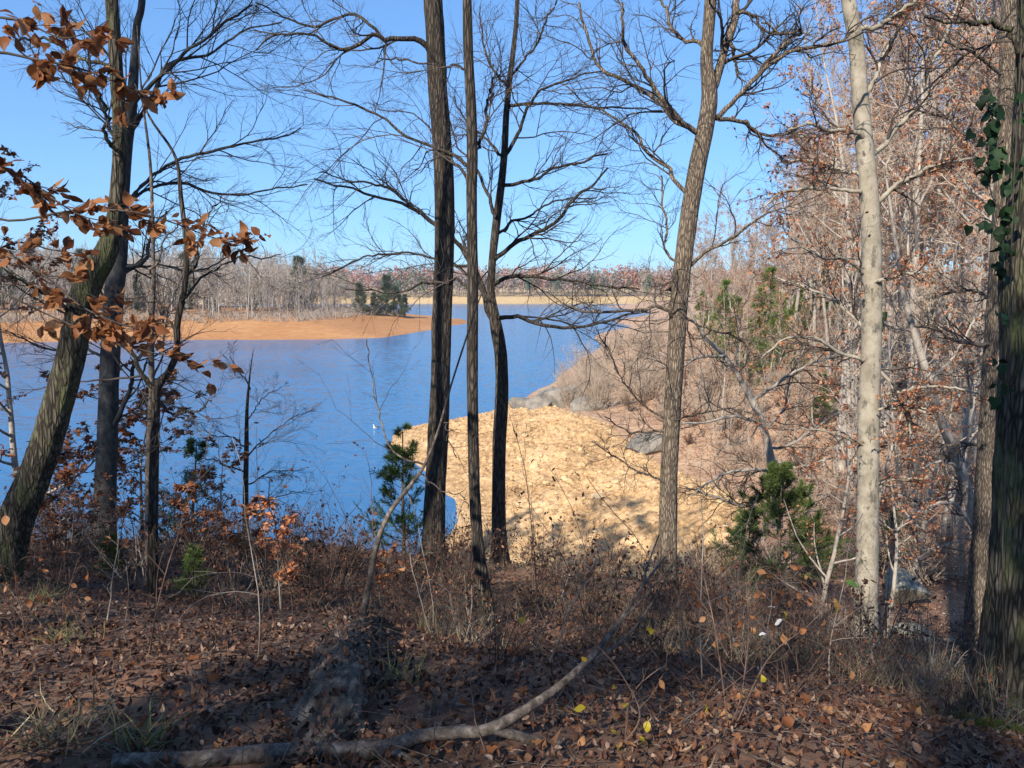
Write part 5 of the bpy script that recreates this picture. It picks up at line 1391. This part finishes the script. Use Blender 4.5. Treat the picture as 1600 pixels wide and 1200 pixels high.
forks = [[(*pts[-1, :3], 0.02), (*P(830, 1156, yl + 0.05), 0.019), (*P(890, 1168, yl + 0.08), 0.016), (*P(960, 1178, yl), 0.012)],
         [(*tail[1, :3], 0.008), (*P(960, 1010, yl + 0.45), 0.007), (*P(1000, 970, yl + 0.6), 0.005), (*P(1050, 890, yl + 0.75), 0.002)],
         [(*tail[2, :3], 0.006), (*P(1000, 940, yl + 0.5), 0.005), (*P(1030, 905, yl + 0.5), 0.004), (*P(1065, 870, yl + 0.45), 0.002)],
         [(*tail[3, :3], 0.007), (*P(1010, 890, yl + 0.75), 0.005), (*P(1030, 835, yl + 0.8), 0.003)],
         [(*pts[4, :3], 0.013), (*P(640, 1185, pts[4, 1] - 0.05), 0.012), (*P(668, 1205, pts[4, 1] - 0.08), 0.009)]]
for fk in forks:
    s_ = spline(np.array(fk), 16)
    v, f = tubes(s_[None, :, :3], s_[None, :, 3], 8)
    obj("side_branch", new_mesh("side_branch", [(v - base, f, 0)], M["dead_wood"]), root)

lg = [(556, 958), (545, 1000), (530, 1050), (515, 1100), (498, 1150), (485, 1185)]
lp = np.array([(*on_ground(a, b, 0.05), r) for (a, b), r in zip(lg, (0.10, 0.125, 0.14, 0.14, 0.14, 0.12))])
base = lp[-1, :3].copy()
root = thing("rotten_log", "crumbling dark rotten log heaped with debris, left of the bottom centre", "log", tuple(base))
s_ = spline(lp, 160)
T = norm(np.gradient(s_[:, :3], axis=0)); U = norm(np.cross(T, np.array([0, 0, 1.0]))); Vv = np.cross(U, T)
th = np.arange(64) * 2 * math.pi / 64
q = np.linspace(0, 1, 160)[:, None]
cT, sT = np.cos(th)[None], np.sin(th)[None]
rr = s_[:, 3:4] * (0.72 + 0.35 * noise3(cT * 1.6, sT * 1.6, q * 7, 5) + 0.45 * np.abs(fbm(cT * 4, sT * 4, q * 22, 4, 6)) * 2 + 0.22 * (noise3(cT * 13, sT * 13, q * 70, 8) - 0.5))
rr = rr * np.clip(np.minimum(q, 1 - q) * 12 + 0.15, 0, 1)
V = s_[:, None, :3] + rr[..., None] * (np.cos(th)[None, :, None] * U[:, None] + np.sin(th)[None, :, None] * Vv[:, None] * 0.85)
i_ = np.arange(159)[:, None] * 64; j_ = np.arange(64)[None]; j2 = (j_ + 1) % 64
F = np.stack([i_ + j_, i_ + j2, i_ + 64 + j2, i_ + 64 + j_], -1).reshape(-1, 4)
obj("log_body", new_mesh("log_body", [(V.reshape(-1, 3) - base, F, 0)], M["rotten"]), root)
surf = V.reshape(-1, 3)
k_ = rng.integers(0, len(surf), 700)
c_ = grow(rng, surf[k_], rng.normal(0, 1, (700, 3)) + np.array([0, 0, 0.2]), rng.uniform(0.04, 0.22, 700), 6, 0.35, -0.12)
v, f = tubes(c_, np.full((700, 6), 0.0016), 3)
obj("rootlets", new_mesh("rootlets", [(v - base, f, 0)], M["dead_wood"]), root, kind="stuff")
k_ = rng.integers(0, len(surf), 3000)
k_ = k_[surf[k_, 2] > np.repeat(s_[:, 2], 64)[k_]]
v, f = leaves(rng, surf[k_], rng.normal(0, 1, (len(k_), 3)), rng.normal(0, 0.6, (len(k_), 3)) + np.array([0, 0, 1.0]), rng.uniform(0.015, 0.05, len(k_)), 0.5)
obj("debris", new_mesh("debris", [(v - base, f, 0)], M["litter"], smooth=False), root, kind="stuff")

# ------------------------------------------------------------------ leafy shrubs right in front, ivy
def leaf_shrub(label, base_px, Y, stems, seed, lv):
    """a few traced thin stems with big single leaves"""
    rng = np.random.default_rng(seed)
    b = np.array(gp(base_px, Y))
    root = thing("leafy_shrub", label, "shrub", tuple(b))
    nodes, stalk = [], []
    for pts in stems:
        q = np.array([(*P(a, c, Y + dy), r) for a, c, dy, r in pts])
        q[0, :3] = b + rng.normal(0, 0.03, 3) * np.array([1, 1, 0])
        s_ = spline(q, 18)
        nodes.append(s_[4:, :3])
        v, f = tubes(s_[None, :, :3], s_[None, :, 3], 5)
        obj("stem", new_mesh("stem", [(v - b, f, 0)], M["stem_red"]), root)
        c1, r1 = spawn(rng, s_[None, :, :3], s_[None, :, 3], 7, 0.3, 0.98, (0.4, 1.0), 0.3, 0.6, 6, 0.15, 0.03, 0.8, 0.001)
        v, f = tubes(c1, r1, 3)
        obj("twigs", new_mesh("twigs", [(v - b, f, 0)], M["stem_red"]), root, kind="stuff")
    for kind, px, py, dy, size in lv:
        p = P(px, py, Y + dy)
        nd = np.concatenate(nodes); k = np.argmin(np.linalg.norm(nd - p, axis=1) + 0.6 * np.maximum(nd[:, 2] - p[2], 0))
        a = nd[k]; mid = (a + p) * 0.5 + rng.normal(0, 0.025, 3) + np.array([0, 0, 0.03])
        stalk.append(spline(np.array([a, mid, p]), 8))
        put_leaf(kind, root, p, (p - mid) * 6 + rng.normal(0, 0.8, 3) + np.array([0, 0, -0.7]), rng.normal(0, 0.8, 3) + np.array([0, -0.5, 0.5]), size * 0.82, rng, b)
    v, f = tubes(np.array(stalk), np.full((len(stalk), 8), 0.0011), 4)
    obj("leaf_stalks", new_mesh("leaf_stalks", [(v - b, f, 0)], M["stem_red"]), root, kind="stuff")
Yr = np.random.default_rng(5)
leaf_shrub("waist-high shrub with yellow leaves at the lower right of centre", 985, 2.7,
    [[(985, 1190, 0, 0.004), (1000, 1120, 0, 0.0035), (975, 1060, 0.05, 0.003), (935, 1010, 0.1, 0.002), (905, 990, 0.1, 0.0015)], [(990, 1190, 0, 0.004), (985, 1090, 0.1, 0.003), (1030, 1045, 0.15, 0.002), (1040, 1050, 0.2, 0.0015)],
     [(980, 1195, 0, 0.004), (1060, 1130, 0.1, 0.003), (1130, 1080, 0.2, 0.002), (1180, 1040, 0.25, 0.0015)]], 801,
    [("yellow", 915, 1105, 0.0, 0.06), ("yellow", 955, 1140, 0.0, 0.05), ("yellow", 975, 1165, 0, 0.065), ("yellow", 1012, 1125, 0.0, 0.055), ("yellow", 960, 1070, 0.1, 0.04), ("yellow", 908, 1027, 0.1, 0.035), ("yellow", 975, 1105, 0, 0.05),
     ("yellow", 1055, 1185, 0.0, 0.07), ("yellow", 1100, 1098, 0.2, 0.045), ("yellow", 1090, 1165, 0, 0.05), ("yellow", 970, 1190, -0.1, 0.07), ("yellow", 1022, 985, 0.4, 0.07), ("yellow", 820, 965, 0.3, 0.045), ("yellow", 1165, 1090, 0.1, 0.04), ("yellow", 1000, 1150, 0, 0.05), ("yellow", 940, 1175, 0, 0.04), ("brown", 1030, 1062, 0.2, 0.05)])
leaf_shrub("dark-twigged shrub with brown, yellow and silvery leaves before the green cedar", 1160, 2.9,
    [[(1160, 1180, 0, 0.004), (1155, 1100, 0.05, 0.0035), (1165, 1040, 0.1, 0.003), (1170, 980, 0.15, 0.002), (1165, 900, 0.2, 0.0012)], [(1162, 1180, 0, 0.004), (1200, 1030, 0.1, 0.003), (1260, 980, 0.2, 0.002), (1300, 940, 0.3, 0.0012)],
     [(1158, 1180, 0, 0.004), (1120, 1000, 0.1, 0.003), (1100, 900, 0.2, 0.002), (1085, 830, 0.3, 0.0012)]], 802,
    [("pale", 1125, 985, 0.1, 0.05), ("pale", 1148, 1000, 0.1, 0.04), ("pale", 1200, 948, 0.2, 0.045), ("pale", 1222, 968, 0.2, 0.05), ("pale", 1198, 990, 0.2, 0.04), ("pale", 1185, 1045, 0.1, 0.04), ("yellow", 1305, 935, 0.3, 0.085), ("green", 1322, 908, 0.4, 0.075), ("yellow", 1225, 955, 0.2, 0.05), ("brown", 1335, 1050, 0.0, 0.06), ("yellow", 1190, 1055, 0, 0.045)] +
    [("brown", Yr.uniform(1080, 1290), Yr.uniform(860, 1010), Yr.uniform(0.1, 0.6), Yr.uniform(0.035, 0.06)) for _ in range(44)])
leaf_shrub("twiggy shrub with green leaves beside the rotten log", 580, 3.5,
    [[(580, 1115, 0, 0.003), (575, 1080, 0, 0.0025), (565, 1050, 0, 0.002), (552, 1030, 0, 0.0015)], [(582, 1115, 0, 0.003), (600, 1050, 0, 0.0025), (590, 1000, 0.05, 0.0015)], [(578, 1115, 0, 0.003), (620, 1060, 0.1, 0.002), (650, 1010, 0.15, 0.0015)]], 803,
    [("green", 562, 1044, 0.0, 0.055), ("green", 548, 1056, 0.0, 0.035), ("green", 512, 1070, 0.0, 0.045), ("green", 420, 1058, 0.2, 0.035)])
leaf_shrub("low reddish shrub with pink-brown leaves at the left below the leaning trunk", 55, 4.0,
    [[(55, 1060, 0, 0.003), (45, 1000, 0, 0.0025), (30, 930, 0.1, 0.002), (20, 890, 0.1, 0.0012)], [(56, 1060, 0, 0.003), (90, 980, 0.1, 0.002), (120, 880, 0.2, 0.0012)]], 804,
    [("brown", 98, 862, 0.2, 0.07), ("brown", 60, 870, 0.1, 0.055), ("brown", 45, 936, 0, 0.06), ("brown", 60, 938, 0, 0.05), ("brown", 8, 805, 0, 0.075), ("brown", 22, 900, 0.1, 0.07), ("brown", 35, 985, 0, 0.06), ("green", 20, 1120, -0.3, 0.05), ("green", 60, 1058, 0, 0.05)] +
    [("brown", Yr.uniform(0, 150), Yr.uniform(880, 1010), Yr.uniform(-0.1, 0.5), Yr.uniform(0.04, 0.06)) for _ in range(18)])

rng = np.random.default_rng(131)
YI = 4.55
b = np.array(gp(1575, 4.7)); 
root = thing("ivy_vine", "dark ivy hanging from the thickest trunk at the right edge", "vine", tuple(b))
vines = [[(1572, 1120), (1566, 900), (1572, 700), (1578, 500), (1582, 330), (1590, 180), (1596, 60)], [(1584, 330), (1566, 330), (1548, 300), (1544, 240), (1552, 190), (1536, 155), (1545, 150)], [(1580, 420), (1560, 360), (1535, 340), (1518, 350)]]
cs = []
for vn in vines:
    q = np.array([P(a, c, YI) for a, c in vn]); s_ = spline(q, 40); cs.append(s_)
    v, f = tubes(s_[None], np.full((1, 40), 0.004), 5)
    obj("stem", new_mesh("stem", [(v - b, f, 0)], M["twig"]), root)
clusters = [(1545, 160, 16, 10), (1555, 190, 14, 12), (1550, 225, 18, 15), (1545, 260, 16, 12), (1560, 245, 14, 8), (1570, 295, 7, 5), (1573, 335, 9, 7), (1540, 345, 16, 6), (1522, 350, 8, 3), (1566, 365, 10, 6), (1572, 395, 8, 6), (1566, 425, 9, 6), (1595, 150, 8, 4), (1597, 178, 8, 4), (1594, 252, 10, 4), (1562, 570, 6, 4), (1560, 600, 6, 4), (1558, 630, 6, 3), (1560, 500, 6, 3)]
for px, py, sp, n in clusters:
    for j in range(n):
        p = P(px + rng.normal(0, sp * 0.6), py + rng.normal(0, sp), YI + rng.normal(0, 0.05))
        put_leaf("ivy", root, p, rng.normal(0, 0.6, 3) + np.array([0, 0, -1]), rng.normal(0, 0.5, 3) + np.array([-0.3, -1, 0.3]), rng.uniform(0.045, 0.075), rng, b)
# moss cushion at that trunk's foot
mp = np.array(gp(1585, 4.55))
n = 1500
p = np.column_stack([rng.normal(0, 0.2, n), rng.normal(-0.12, 0.1, n), np.zeros(n)])
p[:, 2] = H(p[:, 0] + mp[0], p[:, 1] + mp[1]) - mp[2]
v, f = blades(rng, p, rng.uniform(0.03, 0.1, n), 0.5, 0.003)
mo = obj("moss_cushion", new_mesh("moss_cushion", [(v, f, 0)], M["moss"], smooth=False), loc=tuple(mp))
tag(mo, "green moss cushion at the foot of the thickest trunk at right", "moss")

# ------------------------------------------------------------------ gull on the water
gl = W(588, 669, 0.0)
root = thing("gull", "small white gull floating on the lake left of the pale bank", "bird", tuple(gl))
n = 18; th = np.arange(16) * 2 * math.pi / 16
u = np.linspace(0, 1, n)
xc = -0.24 + 0.5 * u
wr = 0.105 * np.sqrt(np.clip(1 - ((u - 0.58) / 0.60) ** 2, 0.004, 1)) * np.clip(u * 3 + 0.15, 0, 1)
zc = 0.055 + 0.06 * (1 - u) ** 2
V = np.stack([np.repeat(xc[:, None], 16, 1), wr[:, None] * np.cos(th)[None], zc[:, None] + wr[:, None] * np.sin(th)[None] * 0.85], -1).reshape(-1, 3)
i_ = np.arange(n - 1)[:, None] * 16; j_ = np.arange(16)[None]; j2 = (j_ + 1) % 16
F = np.stack([i_ + j_, i_ + j2, i_ + 16 + j2, i_ + 16 + j_], -1).reshape(-1, 4)
nk = np.array([(0.15, 0, 0.08, 0.07), (0.19, 0, 0.17, 0.05), (0.205, 0, 0.24, 0.044), (0.22, 0, 0.285, 0.055), (0.235, 0, 0.31, 0.05), (0.25, 0, 0.335, 0.01)])
s_ = spline(nk, 16)
vn, fn = tubes(s_[None, :, :3], s_[None, :, 3], 12)
obj("body", new_mesh("body", [(V, F, 0), (vn, fn, 0)], M["gull_white"]), root)
for sg in (-1, 1):
    w = np.array([(0.14, sg * 0.085, 0.12, 0.05), (0.0, sg * 0.11, 0.13, 0.06), (-0.15, sg * 0.085, 0.14, 0.045), (-0.32, sg * 0.03, 0.16, 0.01)])
    s_ = spline(w, 14)
    vn, fn = tubes(s_[None, :, :3], s_[None, :, 3], 10)
    vn[:, 1] = sg * 0.06 + (vn[:, 1] - sg * 0.06) * 0.6
    obj("wing", new_mesh("wing", [(vn, fn, 0)], M["gull_grey"]), root)
vn, fn = tubes(np.array([[(0.255, 0, 0.30), (0.30, 0, 0.292), (0.335, 0, 0.28)]]), np.array([[0.016, 0.012, 0.003]]), 8)
obj("bill", new_mesh("bill", [(vn, fn, 0)], M["gull_bill"]), root)
root.rotation_euler = (0, 0, R_(200))

for t in TEMPL:
    if t.get("fresh"):
        for ch in list(t.children): bpy.data.objects.remove(ch)
        bpy.data.objects.remove(t)

# ------------------------------------------------------------------ the thin air haze over the lake
hm = bpy.data.materials.new("haze"); hm.use_nodes = True
hn = hm.node_tree; hn.nodes.clear()
ho = hn.nodes.new("ShaderNodeOutputMaterial"); hv = hn.nodes.new("ShaderNodeVolumePrincipled")
hv.inputs["Color"].default_value = (0.86, 0.92, 1.0, 1)
hv.inputs["Density"].default_value = 0.0002
hv.inputs["Anisotropy"].default_value = 0.2
hn.links.new(hv.outputs[0], ho.inputs["Volume"])
x0, x1, y0, y1, z0, z1 = -930, 930, -80, 1540, -12, 64
hb = obj("haze", new_mesh("haze", [([(x0, y0, z0), (x1, y0, z0), (x1, y1, z0), (x0, y1, z0), (x0, y0, z1), (x1, y0, z1), (x1, y1, z1), (x0, y1, z1)],
     [(0, 3, 2, 1), (4, 5, 6, 7), (0, 1, 5, 4), (1, 2, 6, 5), (2, 3, 7, 6), (3, 0, 4, 7)], 0)], hm, smooth=False), kind="stuff")
tag(hb, "thin bluish haze over the lake and the far shore", "haze")
